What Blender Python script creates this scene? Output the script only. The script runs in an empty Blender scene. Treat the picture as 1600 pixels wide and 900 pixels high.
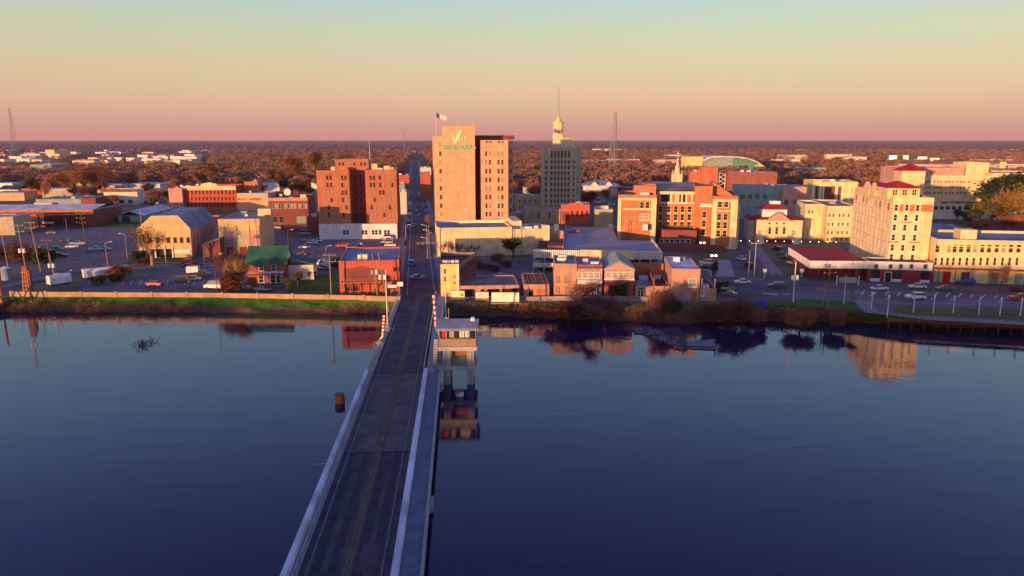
import bpy, math, random
import numpy as np
from mathutils import Vector, Matrix
R = math.radians
rnd = random.Random(7)
SC = bpy.context.scene
COL = SC.collection
# ---------------------------------------------------------------- camera
FPX, H, HOR = 1150.0, 42.0, 217.5          # focal length in photo pixels, height over the town, horizon row
PIT = math.atan((450-HOR)/FPX)
SP, CP = math.sin(PIT), math.cos(PIT)
cam = bpy.data.cameras.new('camera'); cam.sensor_width = 36; cam.lens = 36*FPX/1600
cam.clip_start = 1; cam.clip_end = 60000
co = bpy.data.objects.new('camera', cam); COL.objects.link(co)
co.location = (0, 0, H); co.rotation_euler = (R(90)-PIT, 0, 0)
SC.camera = co
# ---------------------------------------------------------------- light
SUN_AZ, SUN_EL = 35.0, 3.2                 # sun behind the camera, well to the left, almost on the horizon
sd = Vector((-math.sin(R(SUN_AZ))*math.cos(R(SUN_EL)), -math.cos(R(SUN_AZ))*math.cos(R(SUN_EL)), math.sin(R(SUN_EL))))
sl = bpy.data.lights.new('sun', 'SUN'); sl.energy = 4.8; sl.angle = R(0.6); sl.color = (1.0, 0.50, 0.20)
so = bpy.data.objects.new('sun', sl); COL.objects.link(so)
so.rotation_euler = (-sd).to_track_quat('-Z', 'Y').to_euler(); so.location = (0, -50, 200)
W = bpy.data.worlds.new('World'); SC.world = W; W.use_nodes = True
nt = W.node_tree; nt.nodes.clear()
def N(t, **k):
    n = nt.nodes.new(t)
    for a, b in k.items(): setattr(n, a, b)
    return n
out = N('ShaderNodeOutputWorld'); bg = N('ShaderNodeBackground')
sky = N('ShaderNodeTexSky', sky_type='NISHITA', sun_disc=False)
sky.sun_elevation = R(SUN_EL); sky.sun_rotation = R(180+SUN_AZ); sky.altitude = 50; sky.dust_density = 2.0
tc = N('ShaderNodeTexCoord'); sep = N('ShaderNodeSeparateXYZ'); ramp = N('ShaderNodeValToRGB')
nt.links.new(tc.outputs['Generated'], sep.inputs[0])
nt.links.new(sep.outputs['Z'], ramp.inputs['Fac'])
SKY = [(0.0, (.50, .28, .285)), (0.018, (.53, .30, .28)), (0.045, (.55, .36, .27)), (0.085, (.50, .40, .26)),
       (0.13, (.40, .43, .30)), (0.19, (.27, .43, .48)), (0.24, (.25, .42, .60)), (0.31, (.20, .37, .64)), (0.41, (.12, .21, .58)), (0.56, (.055, .075, .38)), (1.0, (.045, .04, .22))]
el = ramp.color_ramp.elements
el[0].position = SKY[0][0]; el[0].color = SKY[0][1]+(1,); el[1].position = SKY[-1][0]; el[1].color = SKY[-1][1]+(1,)
for p_, c_ in SKY[1:-1]:
    e = el.new(p_); e.color = c_+(1,)
mul = N('ShaderNodeVectorMath', operation='SCALE'); mul.inputs['Scale'].default_value = 0.7
add = N('ShaderNodeVectorMath', operation='ADD')
mr = N('ShaderNodeVectorMath', operation='SCALE'); mr.inputs['Scale'].default_value = 8.0
nt.links.new(ramp.outputs['Color'], mr.inputs[0])
nt.links.new(mr.outputs[0], add.inputs[0])
nt.links.new(sky.outputs['Color'], mul.inputs[0]); nt.links.new(mul.outputs[0], add.inputs[1])
nt.links.new(add.outputs[0], bg.inputs['Color']); bg.inputs['Strength'].default_value = 0.1
nt.links.new(bg.outputs[0], out.inputs[0])
SC.view_settings.view_transform = 'Standard'; SC.view_settings.look = 'None'
SC.view_settings.exposure = 0.48; SC.view_settings.gamma = 1; SC.view_settings.use_curve_mapping = False
SC.cycles.max_bounces = 6; SC.cycles.diffuse_bounces = 2; SC.cycles.glossy_bounces = 3
SC.cycles.volume_bounces = 0; SC.cycles.use_denoising = True
SC.cycles.sample_clamp_indirect = 4
# ---------------------------------------------------------------- projection helpers (pixel of the photo -> point of the place)
def ray(px, py):
    u, v = (px-800)/FPX, (450-py)/FPX
    return Vector((u, CP+v*SP, -SP+v*CP))
def P(px, py, z=0.0):
    d = ray(px, py); t = (z-H)/d.z
    return Vector((d.x*t, d.y*t, z))
def PY(px, py, Y):
    d = ray(px, py); t = Y/d.y
    return Vector((d.x*t, Y, H+d.z*t))
# ---------------------------------------------------------------- materials
MATS = {}
def mat(name, c, rough=.85, var=.18, sc=.35, streak=.12, spec=.3, metal=0, emit=None, bump=0):
    if name in MATS: return MATS[name]
    m = bpy.data.materials.new(name); m.use_nodes = True; t = m.node_tree; n = t.nodes; b = n['Principled BSDF']
    b.inputs['Roughness'].default_value = rough; b.inputs['Metallic'].default_value = metal
    b.inputs['Specular IOR Level'].default_value = spec
    tcn = n.new('ShaderNodeTexCoord'); ns = n.new('ShaderNodeTexNoise'); ns.inputs['Scale'].default_value = sc; ns.inputs['Detail'].default_value = 5
    t.links.new(tcn.outputs['Object'], ns.inputs['Vector'])
    mp = n.new('ShaderNodeMapping'); mp.inputs['Scale'].default_value = (1.6, 1.6, .12)
    n2 = n.new('ShaderNodeTexNoise'); n2.inputs['Scale'].default_value = 1.0; n2.inputs['Detail'].default_value = 3
    t.links.new(tcn.outputs['Object'], mp.inputs[0]); t.links.new(mp.outputs[0], n2.inputs['Vector'])
    r1 = n.new('ShaderNodeMapRange'); r1.inputs[1].default_value = .3; r1.inputs[2].default_value = .7
    r1.inputs[3].default_value = 1-var; r1.inputs[4].default_value = 1+var
    r2 = n.new('ShaderNodeMapRange'); r2.inputs[1].default_value = .35; r2.inputs[2].default_value = .65
    r2.inputs[3].default_value = 1-streak; r2.inputs[4].default_value = 1+streak*.5
    t.links.new(ns.outputs[0], r1.inputs[0]); t.links.new(n2.outputs[0], r2.inputs[0])
    mu = n.new('ShaderNodeMath'); mu.operation = 'MULTIPLY'
    t.links.new(r1.outputs[0], mu.inputs[0]); t.links.new(r2.outputs[0], mu.inputs[1])
    vs = n.new('ShaderNodeVectorMath'); vs.operation = 'SCALE'; vs.inputs[0].default_value = c
    t.links.new(mu.outputs[0], vs.inputs['Scale']); t.links.new(vs.outputs[0], b.inputs['Base Color'])
    if bump:
        bp = n.new('ShaderNodeBump'); bp.inputs['Strength'].default_value = bump; bp.inputs['Distance'].default_value = .3
        t.links.new(ns.outputs[0], bp.inputs['Height']); t.links.new(bp.outputs[0], b.inputs['Normal'])
    if emit:
        b.inputs['Emission Color'].default_value = tuple(emit[:3])+(1,); b.inputs['Emission Strength'].default_value = emit[3]
    MATS[name] = m
    return m
M = {}
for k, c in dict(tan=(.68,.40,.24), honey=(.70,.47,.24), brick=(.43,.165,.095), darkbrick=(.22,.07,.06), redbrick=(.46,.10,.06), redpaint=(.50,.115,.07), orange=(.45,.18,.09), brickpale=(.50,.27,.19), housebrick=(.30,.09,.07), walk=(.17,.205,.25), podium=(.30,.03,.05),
                 cream=(.76,.60,.35), pale=(.66,.62,.54), white=(.78,.77,.74), stone=(.46,.40,.27), stone2=(.54,.47,.33), teal=(.26,.36,.34),
                 grey=(.34,.34,.36), rgrey=(.27,.29,.36), rblue=(.22,.27,.38), rdark=(.045,.04,.06), rwhite=(.62,.64,.70), rred=(.40,.02,.03),
                 rgreen=(.035,.15,.10), rtan=(.36,.27,.24), rust=(.26,.10,.06), concrete=(.38,.37,.36), black=(.02,.02,.022),
                 wood=(.16,.09,.05), plank=(.30,.22,.16), maroon=(.20,.03,.035), yellow=(.78,.62,.25), sign=(.82,.86,.45), signw=(.8,.78,.72),
                 green=(.06,.35,.10), hallred=(.27,.095,.085), boardpale=(.80,.84,.60), terra=(.47,.15,.095), purple=(.15,.05,.30), red=(.55,.02,.02), pink=(.55,.30,.26), fence=(.45,.28,.18), gateR=(.6,.03,.03), buoy=(.60,.17,.03)).items():
    M[k] = mat('mat_'+k, c, **(dict(var=.38, sc=.16) if k in ('rgrey','rblue','rdark','rwhite','rtan','rgreen','rust','rred') else {}))
M['steel'] = mat('mat_steel', (.35,.37,.38), rough=.5, metal=.5)
M['glass'] = mat('mat_glass', (.025,.03,.04), rough=.12, var=.6, sc=.6, spec=.6)
M['blind'] = mat('mat_blind', (.33,.30,.26), rough=.4, var=.3)
M['lampglow'] = mat('mat_lampglow', (.9,.9,.85), emit=(1,.93,.8,3.0))
M['tail'] = mat('mat_tail', (.6,.05,.04), emit=(1,.1,.06,2.0))
M['head'] = mat('mat_head', (.9,.9,.9), emit=(1,.95,.85,8.0))
# ---------------------------------------------------------------- mesh builder
class MB:
    def __init__(s): s.v = []; s.f = []; s.m = []
    def face(s, pts, mi=0):
        k = len(s.v); s.v += [tuple(p) for p in pts]; s.f.append(tuple(range(k, k+len(pts)))); s.m.append(mi); return s
    def box(s, x0, x1, y0, y1, z0, z1, mi=0):
        k = len(s.v)
        s.v += [(x0,y0,z0),(x1,y0,z0),(x1,y1,z0),(x0,y1,z0),(x0,y0,z1),(x1,y0,z1),(x1,y1,z1),(x0,y1,z1)]
        for q in ((0,3,2,1),(4,5,6,7),(0,1,5,4),(1,2,6,5),(2,3,7,6),(3,0,4,7)): s.f.append(tuple(k+i for i in q)); s.m.append(mi)
        return s
    def prism(s, poly, y0, y1, mi=0):               # polygon in XZ pushed along y
        n = len(poly); k = len(s.v)
        s.v += [(x, y0, z) for x, z in poly]+[(x, y1, z) for x, z in poly]
        s.f.append(tuple(k+i for i in range(n))); s.f.append(tuple(k+n+i for i in reversed(range(n)))); s.m += [mi, mi]
        for i in range(n):
            j = (i+1) % n; s.f.append((k+i, k+n+i, k+n+j, k+j)); s.m.append(mi)
        return s
    def plan(s, poly, z0, z1, mi=0, top=None):      # polygon in XY pushed along z
        n = len(poly); k = len(s.v)
        s.v += [(p[0], p[1], z0) for p in poly]+[(p[0], p[1], z1) for p in poly]
        s.f.append(tuple(k+i for i in reversed(range(n)))); s.f.append(tuple(k+n+i for i in range(n))); s.m += [mi, mi if top is None else top]
        for i in range(n):
            j = (i+1) % n; s.f.append((k+i, k+j, k+n+j, k+n+i)); s.m.append(mi)
        return s
    def cyl(s, a, b, r0, r1=None, n=8, mi=0):
        a, b = Vector(a), Vector(b); r1 = r0 if r1 is None else r1
        d = (b-a).normalized(); u = d.orthogonal().normalized(); w = d.cross(u); k = len(s.v)
        for c, r in ((a, r0), (b, r1)):
            for i in range(n):
                t = 2*math.pi*i/n; s.v.append(tuple(c+u*(r*math.cos(t))+w*(r*math.sin(t))))
        for i in range(n):
            j = (i+1) % n; s.f.append((k+i, k+j, k+n+j, k+n+i)); s.m.append(mi)
        s.f.append(tuple(k+i for i in reversed(range(n)))); s.f.append(tuple(k+n+i for i in range(n))); s.m += [mi, mi]
        return s
    def mesh(s, name, mats):
        me = bpy.data.meshes.new(name); me.from_pydata(s.v, [], s.f)
        for q in (mats if isinstance(mats, (list, tuple)) else [mats]): me.materials.append(M[q] if isinstance(q, str) else q)
        me.polygons.foreach_set('material_index', s.m); me.update(); return me
    def build(s, name, mats, parent=None, smooth=False):
        me = s.mesh(name, mats)
        if smooth: me.polygons.foreach_set('use_smooth', [True]*len(me.polygons))
        return link(name, me, parent)
def link(name, me, parent=None, loc=None, rz=None):
    o = bpy.data.objects.new(name, me); COL.objects.link(o)
    if parent is not None: o.parent = parent
    if loc is not None: o.location = loc
    if rz is not None: o.rotation_euler = (0, 0, rz)
    return o
def tag(o, label, cat, group=None, kind=None):
    if kind: o['kind'] = kind
    if label: o['label'] = label
    if cat: o['category'] = cat
    if group: o['group'] = group
    return o
def empty(name, loc, rz=0, label=None, cat=None, group=None):
    o = bpy.data.objects.new(name, None); COL.objects.link(o); o.location = loc; o.rotation_euler = (0, 0, rz); o.empty_display_size = .1
    return tag(o, label, cat, group)
def copy_tree(o, parent=None):
    c = o.copy(); COL.objects.link(c)
    if parent is not None: c.parent = parent
    for ch in KIDS.get(o, []): copy_tree(ch, c)
    return c
KIDS = {}
def snapshot(root):
    for o in [root]+list(root.children_recursive): KIDS[o] = list(o.children)
# window meshes, cached
WM = {}
def winmesh(w, h, frame='white', pane='glass', arch=False, sill=True):
    key = (round(w, 2), round(h, 2), frame, pane, arch, sill)
    if key in WM: return WM[key]
    b = MB(); t = min(.14, w*.12)
    b.box(-w/2, w/2, -.03, 0, 0, h, 1)
    b.box(-w/2, -w/2+t, -.10, -.03, 0, h); b.box(w/2-t, w/2, -.10, -.03, 0, h)
    b.box(-w/2+t, w/2-t, -.10, -.03, h-t, h); b.box(-w/2+t, w/2-t, -.10, -.03, 0, t)
    b.box(-w/2+t, w/2-t, -.08, -.03, h*.5-.04, h*.5+.04)
    if arch:
        pts = [(w/2*math.cos(a), h+w/2*math.sin(a)) for a in [math.pi*i/8 for i in range(9)]]
        b.prism(pts, -.04, 0, 1)
    if sill: b.box(-w/2-.1, w/2+.1, -.22, 0, -.18, 0)
    WM[key] = b.mesh('window', [frame, pane]); return WM[key]
class Site:
    """a building placed by the photo pixel of its front-left foot; vpx = column where its side walls vanish"""
    def __init__(s, name, label, cat, x0, yb, vpx, x1=None, group=None, zb=0.0, loc=None):
        s.A = P(x0, yb, zb) if loc is None else Vector(loc)
        k = (vpx-800)/FPX*CP; s.th = -math.atan(k)
        s.root = empty(name, s.A, s.th, label, cat, group)
        s.Rm = Matrix.Rotation(-s.th, 3, 'Z'); s.o = s.Rm @ (Vector((0, 0, H))-s.A)
        if x1 is not None: s.w = s.F(x1, yb)[0]
    def d(s, px, py): return s.Rm @ ray(px, py)
    def F(s, px, py, yl=0.0):
        d = s.d(px, py); t = (yl-s.o.y)/d.y; return s.o.x+d.x*t, s.o.z+d.z*t
    def X(s, px, z=0.0, yl=0.0):                      # local x of a pixel column on the plane y=yl at height z
        lo = s.Rm @ Vector((0, 0, 0))
        for py in (300,):
            a = None
        # solve py for height z by bisection
        a, b = 100.0, 900.0
        for _ in range(40):
            m = (a+b)/2
            if s.F(px, m, yl)[1] > z: a = m
            else: b = m
        return s.F(px, a, yl)[0]
    def Z(s, py, px, yl=0.0): return s.F(px, py, yl)[1]
    def Rr(s, px, py, xl):
        d = s.d(px, py); t = (xl-s.o.x)/d.x; return s.o.y+d.y*t, s.o.z+d.z*t
    def T(s, px, py, z):
        d = s.d(px, py); t = (z-s.o.z)/d.z; return s.o.x+d.x*t, s.o.y+d.y*t
    def part(s, name, mats, b, parent=None): return b.build(name, mats, parent or s.root)
    def box(s, name, m, x0, x1, y0, y1, z0, z1, parent=None): return MB().box(x0, x1, y0, y1, z0, z1).build(name, m, parent or s.root)
    def block(s, x0, x1, y0, y1, z0, z1, wall, roof, par=.6, name='wall', cap=None, units=0):
        b = MB(); zr = z1-par; t = .35
        for q in ([(x0,y0,z0),(x1,y0,z0),(x1,y0,z1),(x0,y0,z1)], [(x1,y0,z0),(x1,y1,z0),(x1,y1,z1),(x1,y0,z1)],
                  [(x1,y1,z0),(x0,y1,z0),(x0,y1,z1),(x1,y1,z1)], [(x0,y1,z0),(x0,y0,z0),(x0,y0,z1),(x0,y1,z1)]): b.face(q)
        c = 1 if cap else 0
        X0, X1, Y0, Y1 = x0+t, x1-t, y0+t, y1-t
        for q in ([(x0,y0,z1),(x1,y0,z1),(X1,Y0,z1),(X0,Y0,z1)], [(x1,y0,z1),(x1,y1,z1),(X1,Y1,z1),(X1,Y0,z1)],
                  [(x1,y1,z1),(x0,y1,z1),(X0,Y1,z1),(X1,Y1,z1)], [(x0,y1,z1),(x0,y0,z1),(X0,Y0,z1),(X0,Y1,z1)]): b.face(q, c)
        for q in ([(X0,Y0,zr),(X0,Y0,z1),(X1,Y0,z1),(X1,Y0,zr)], [(X1,Y0,zr),(X1,Y0,z1),(X1,Y1,z1),(X1,Y1,zr)],
                  [(X1,Y1,zr),(X1,Y1,z1),(X0,Y1,z1),(X0,Y1,zr)], [(X0,Y1,zr),(X0,Y1,z1),(X0,Y0,z1),(X0,Y0,zr)]): b.face(q)
        w = b.build(name, [wall, cap] if cap else wall, s.root)
        r = MB().box(X0, X1, Y0, Y1, zr-.3, zr).build('roof', roof, s.root)
        for i in range(units):
            ux, uy = rnd.uniform(X0+1.5, X1-1.5), rnd.uniform(Y0+1.5, Y1-1.5); a = rnd.uniform(.6, 1.3)
            MB().box(ux-a, ux+a, uy-a*.7, uy+a*.7, zr, zr+rnd.uniform(.8, 1.5)).build('air_conditioner', rnd.choice(['white', 'grey', 'rwhite']), r)
        return w, r
    def win(s, x, z, w, h, y=0.0, face='F', frame='white', pane='glass', arch=False, sill=True, name='window'):
        me = winmesh(w, h, frame, pane, arch, sill)
        rz = {'F': 0, 'R': math.pi/2, 'L': -math.pi/2}[face]
        loc = {'F': (x, y-.005, z), 'R': (x+.005, y, z), 'L': (x-.005, y, z)}[face]
        return link(name, me, s.root, loc, rz)
    def wpx(s, xs, ys, w, h, y=0.0, panes=('glass',), **k):
        """windows at pixel columns xs (read at the first row) and pixel rows ys (window centres)"""
        for py in ys:
            for px in xs:
                x, _ = s.F(px, ys[0], y); z = s.F(px, py, y)[1]
                s.win(x, z-h/2, w, h, y, **{'pane': rnd.choice(panes), **k})
    def steps(s, name, m, x0, x1, y0, y1, z0, z1, n):
        b = MB()
        for i in range(n): b.box(x0, x1, y0+(y1-y0)*i/n, y1, z0+(z1-z0)*i/n, z0+(z1-z0)*(i+1)/n)
        return b.build(name, m, s.root)
def hip(b, x0, x1, y0, y1, z0, z1, over=.5, mi=0, ridge=None):
    x0 -= over; x1 += over; y0 -= over; y1 += over; d = min(x1-x0, y1-y0)/2 if ridge is None else ridge
    cy, cx = (y0+y1)/2, (x0+x1)/2
    if x1-x0 >= y1-y0: a, c = (x0+d, cy, z1), (x1-d, cy, z1)
    else: a, c = (cx, y0+d, z1), (cx, y1-d, z1)
    p = [(x0,y0,z0),(x1,y0,z0),(x1,y1,z0),(x0,y1,z0)]
    if x1-x0 >= y1-y0: fs = [[p[0],p[1],c,a],[p[1],p[2],c],[p[2],p[3],a,c],[p[3],p[0],a]]
    else: fs = [[p[0],p[1],a],[p[1],p[2],c,a],[p[2],p[3],c],[p[3],p[0],a,c]]
    for q in fs: b.face(q, mi)
    b.face(p[::-1], mi); b.box(x0+.02, x1-.02, y0+.02, y1-.02, z0-.25, z0-.01, mi)
    return b
def gable(b, x0, x1, y0, y1, z0, z1, axis='x', over=.4, mi=0):      # roof slab with ridge along axis
    t = .25
    if axis == 'y':
        cx = (x0+x1)/2; k = (z1-z0)/(cx-x0)
        b.prism([(x0-over, z0-over*k), (cx, z1), (x1+over, z0-over*k), (x1+over, z0-over*k+t), (cx, z1+t), (x0-over, z0-over*k+t)], y0-over, y1+over, mi)
    else:
        cy = (y0+y1)/2; k = (z1-z0)/(cy-y0); pr = [(y0-over, z0-over*k), (cy, z1), (y1+over, z0-over*k), (y1+over, z0-over*k+t), (cy, z1+t), (y0-over, z0-over*k+t)]
        n = 6; q = len(b.v)
        b.v += [(x0-over, y, z) for y, z in pr]+[(x1+over, y, z) for y, z in pr]
        b.f.append(tuple(q+i for i in reversed(range(n)))); b.f.append(tuple(q+n+i for i in range(n))); b.m += [mi, mi]
        for i in range(n):
            j = (i+1) % n; b.f.append((q+i, q+j, q+n+j, q+n+i)); b.m.append(mi)
    return b
def text(s, body, size, x, z, y, m, parent=None, name='lettering', center=True, stretch=1.0):
    c = bpy.data.curves.new('lettering', 'FONT'); c.body = body; c.size = size; c.extrude = .06; c.resolution_u = 2
    c.align_x = 'CENTER' if center else 'LEFT'
    t = bpy.data.objects.new('tmp', c); COL.objects.link(t); me = bpy.data.meshes.new_from_object(t.evaluated_get(bpy.context.evaluated_depsgraph_get()))
    bpy.data.objects.remove(t); me.materials.clear(); me.materials.append(M[m])
    o = link(name, me, parent or s.root, (x, y, z)); o.rotation_euler = (R(90), 0, 0); o.scale = (stretch, 1, 1)
    return o
# ================================================================ the setting: water, banks, ground, roads
def wmat():
    m = bpy.data.materials.new('mat_water'); m.use_nodes = True; t = m.node_tree; n = t.nodes; b = n['Principled BSDF']
    b.inputs['Base Color'].default_value = (.008, .009, .050, 1); b.inputs['Roughness'].default_value = .06; b.inputs['IOR'].default_value = 1.40
    tcn = n.new('ShaderNodeTexCoord'); mp = n.new('ShaderNodeMapping'); mp.inputs['Scale'].default_value = (.10, .22, 1)
    ns = n.new('ShaderNodeTexNoise'); ns.inputs['Scale'].default_value = 1.0; ns.inputs['Detail'].default_value = 3; ns.inputs['Distortion'].default_value = .6
    mp2 = n.new('ShaderNodeMapping'); mp2.inputs['Scale'].default_value = (.9, 1.6, 1)
    n2 = n.new('ShaderNodeTexNoise'); n2.inputs['Scale'].default_value = 1.0; n2.inputs['Detail'].default_value = 2
    n3 = n.new('ShaderNodeTexNoise'); n3.inputs['Scale'].default_value = .014; n3.inputs['Detail'].default_value = 2
    t.links.new(tcn.outputs['Object'], mp.inputs[0]); t.links.new(mp.outputs[0], ns.inputs['Vector'])
    t.links.new(tcn.outputs['Object'], mp2.inputs[0]); t.links.new(mp2.outputs[0], n2.inputs['Vector']); t.links.new(tcn.outputs['Object'], n3.inputs['Vector'])
    r = n.new('ShaderNodeMapRange'); r.inputs[1].default_value = .45; r.inputs[2].default_value = .68; r.inputs[3].default_value = .10; r.inputs[4].default_value = 2.4
    t.links.new(n3.outputs[0], r.inputs[0])
    m1 = n.new('ShaderNodeMath'); m1.operation = 'MULTIPLY'; t.links.new(n2.outputs[0], m1.inputs[0]); t.links.new(r.outputs[0], m1.inputs[1])
    m2 = n.new('ShaderNodeMath'); m2.operation = 'MULTIPLY_ADD'; m2.inputs[1].default_value = .22; t.links.new(m1.outputs[0], m2.inputs[0]); t.links.new(ns.outputs[0], m2.inputs[2])
    bp = n.new('ShaderNodeBump'); bp.inputs['Strength'].default_value = .5; bp.inputs['Distance'].default_value = .07
    t.links.new(m2.outputs[0], bp.inputs['Height']); t.links.new(bp.outputs[0], b.inputs['Normal'])
    return m
ZW = -3.0
M['water'] = wmat()
tag(MB().face([(-3000,-400,ZW),(3000,-400,ZW),(3000,330,ZW),(-3000,330,ZW)]).build('river', 'water'), None, None, kind='structure')
def gmat(name, cols, sc, detail=6, rough=.95, thr=(.35,.65)):
    m = bpy.data.materials.new(name); m.use_nodes = True; t = m.node_tree; n = t.nodes; b = n['Principled BSDF']
    b.inputs['Roughness'].default_value = rough; b.inputs['Specular IOR Level'].default_value = .2
    tcn = n.new('ShaderNodeTexCoord'); ns = n.new('ShaderNodeTexNoise'); ns.inputs['Scale'].default_value = sc; ns.inputs['Detail'].default_value = detail
    t.links.new(tcn.outputs['Object'], ns.inputs['Vector'])
    cr = n.new('ShaderNodeValToRGB'); e = cr.color_ramp.elements
    for i, c in enumerate(cols):
        p = thr[0]+(thr[1]-thr[0])*i/(len(cols)-1)
        if i == 0: q = e[0]; q.position = p
        elif i == len(cols)-1: q = e[-1]; q.position = p
        else: q = e.new(p)
        q.color = c+(1,)
    t.links.new(ns.outputs[0], cr.inputs[0]); t.links.new(cr.outputs[0], b.inputs['Base Color'])
    return m
M['ground'] = gmat('mat_ground', [(.12,.11,.12),(.17,.145,.14),(.07,.12,.05),(.20,.155,.12)], .03)
M['asphalt'] = gmat('mat_asphalt', [(.12,.11,.125),(.165,.15,.165),(.22,.20,.20)], .12)
M['road'] = gmat('mat_road', [(.095,.09,.11),(.12,.113,.13),(.15,.14,.155)], .1)
M['deckasphalt'] = gmat('mat_deckasphalt', [(.045,.048,.072),(.07,.07,.095),(.095,.092,.115)], .3)
M['oldasphalt'] = gmat('mat_oldasphalt', [(.14,.13,.135),(.19,.175,.18),(.24,.22,.225)], .4)
M['pave'] = gmat('mat_pavement', [(.20,.19,.20),(.30,.29,.29)], .4)
M['lotpale'] = gmat('mat_palelot', [(.30,.28,.31),(.40,.37,.40)], .2)
M['grass'] = gmat('mat_grass', [(.02,.08,.012),(.04,.14,.02),(.08,.15,.035)], .3)
M['drygrass'] = gmat('mat_drygrass', [(.05,.09,.02),(.12,.13,.04),(.16,.12,.05)], .3)
M['bank'] = gmat('mat_bank', [(.05,.07,.02),(.12,.08,.05),(.18,.09,.06),(.09,.06,.05)], .12)
M['mark'] = mat('mat_roadpaint', (.50,.50,.50), var=.35, sc=1.5); M['ymark'] = mat('mat_yellowpaint', (.15,.125,.055), var=.45, sc=.8)
# shore: pixel columns, top of bank row (z=0) and water line row (z=ZW)
SH = [(-700,462,487),(-200,459,486),(0,462,488),(60,462,488),(160,463,489),(330,464,489),(450,466,491),(600,469,490),(700,472,492),(800,473,494),(900,473,499),(1000,473,503),
      (1060,474,507),(1110,474,502),(1180,475,500),(1260,480,501),(1340,487,502),(1400,492,505),(1500,498,509),(1600,503,513),(1800,511,521),(2300,528,538)]
top = [P(x, t, 0) for x, t, w in SH]; wat = [P(x, w, ZW) for x, t, w in SH]
def lerp(a, b, t): return a+(b-a)*t
T0 = []; W0 = []
for i in range(len(SH)-1):
    for k in range(8): T0.append(lerp(top[i], top[i+1], k/8)); W0.append(lerp(wat[i], wat[i+1], k/8))
T0.append(top[-1]); W0.append(wat[-1])
T0 = [Vector((-3000, T0[0].y, 0))]+T0+[Vector((3000, T0[-1].y-120, 0))]; W0 = [Vector((-3000, W0[0].y, ZW))]+W0+[Vector((3000, W0[-1].y-120, ZW))]
b = MB(); n = len(T0)
for k in range(7):
    for i in range(n):
        t = k/6; p = lerp(T0[i], W0[i], t) if k < 6 else W0[i]+Vector((0, -6, -1.5))
        if k == 6: t = 1
        z = 0 if k == 0 else (-.5*math.sin(t*math.pi)+rnd.uniform(-.25, .25)) if k < 6 else 0
        b.v.append((p.x, p.y, p.z+z))
for k in range(6):
    for i in range(n-1):
        b.f.append((k*n+i, (k+1)*n+i, (k+1)*n+i+1, k*n+i+1)); b.m.append(0 if k < 3 else 1)
tag(b.build('river_bank', ['grass', 'bank']), None, None, kind='structure')
b = MB(); far = 22000
for i in range(n-1):
    a, c = T0[i], T0[i+1]; b.v += [(a.x,a.y,0),(c.x,c.y,0),(c.x,400,0),(a.x,400,0)]; k = len(b.v)-4; b.f.append((k,k+1,k+2,k+3)); b.m.append(0)
b.face([(-3000,400,0),(3000,400,0),(3000,560,0),(-3000,560,0)])
b.face([(-17000,560,0),(17000,560,0),(17000,far,0),(-17000,far,0)], 1); b.face([(-17000,400,0),(-3000,400,0),(-3000,560,0),(-17000,560,0)], 1); b.face([(3000,400,0),(17000,400,0),(17000,560,0),(3000,560,0)], 1)
M['litter'] = gmat('mat_leaflitter', [(.16,.08,.055),(.20,.11,.07),(.10,.09,.04),(.22,.13,.08)], .02)
tag(b.build('ground', ['ground', 'litter']), None, None, kind='structure')
LV = [0]
def sheet(name, m, pts, lev=1, kerb=0, z=None):
    """flat ground sheet through photo pixels (z=0)"""
    zz = .02*lev if z is None else z
    poly = [P(x, y, 0) if len(q) == 2 else Vector((x, y, 0)) for q in pts for x, y in [q[:2]]]
    return tag(MB().plan(poly, -.3, zz).build(name, m), None, None, kind='structure')
def strip(name, m, pts, w, lev=2, z=None, off=0.0):
    """road strip along world points"""
    b = MB(); L = []; Rt = []
    for i, p in enumerate(pts):
        a = Vector(pts[max(0, i-1)][:2]); c = Vector(pts[min(len(pts)-1, i+1)][:2]); d = (c-a).normalized(); nrm = Vector((-d.y, d.x)); q = Vector(p[:2])
        L.append(q+nrm*(w/2+off)); Rt.append(q+nrm*(-w/2+off))
    zz = .02*lev if z is None else z
    for i in range(len(pts)-1): b.face([(Rt[i].x,Rt[i].y,zz),(Rt[i+1].x,Rt[i+1].y,zz),(L[i+1].x,L[i+1].y,zz),(L[i].x,L[i].y,zz)])
    return b.build(name, m)
# parking grounds and lawns
sheet('parking_lot', 'asphalt', [(128,456),(338,459),(400,440),(385,408),(205,407),(130,425)], 2)
sheet('parking_lot', 'oldasphalt', [(-40,452),(0,430),(195,397),(330,399),(330,352),(150,356),(-60,372)], 1)
sheet('parking_lot', 'oldasphalt', [(448,432),(470,408),(500,410),(545,408),(622,400),(622,372),(430,372),(432,400)], 1)
sheet('parking_lot', 'asphalt', [(720,462),(830,462),(850,404),(700,400)], 1)
sheet('parking_lot', 'lotpale', [(1110,433),(1186,434),(1165,408),(1100,404)], 2)
sheet('parking_lot', 'asphalt', [(1340,476),(1640,486),(1640,452),(1330,447)], 2)
sheet('parking_lot', 'asphalt', [(1100,468),(1330,474),(1330,448),(1110,444)], 2)
sheet('lawn', 'grass', [(445,459),(535,460),(532,425),(470,432)], 3)
sheet('lawn', 'grass', [(190,412),(320,414),(312,404),(220,403)], 4)
sheet('lawn', 'grass', [(150,352),(232,352),(222,343),(186,345)], 4)
sheet('lawn', 'drygrass', [(1392,490),(1640,501),(1640,488),(1402,478)], 4)
sheet('lawn', 'grass', [(1165,474),(1350,486),(1345,472),(1250,468)], 3)
sheet('lawn', 'grass', [(20,300),(110,304),(70,296),(10,292)], 2)
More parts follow.
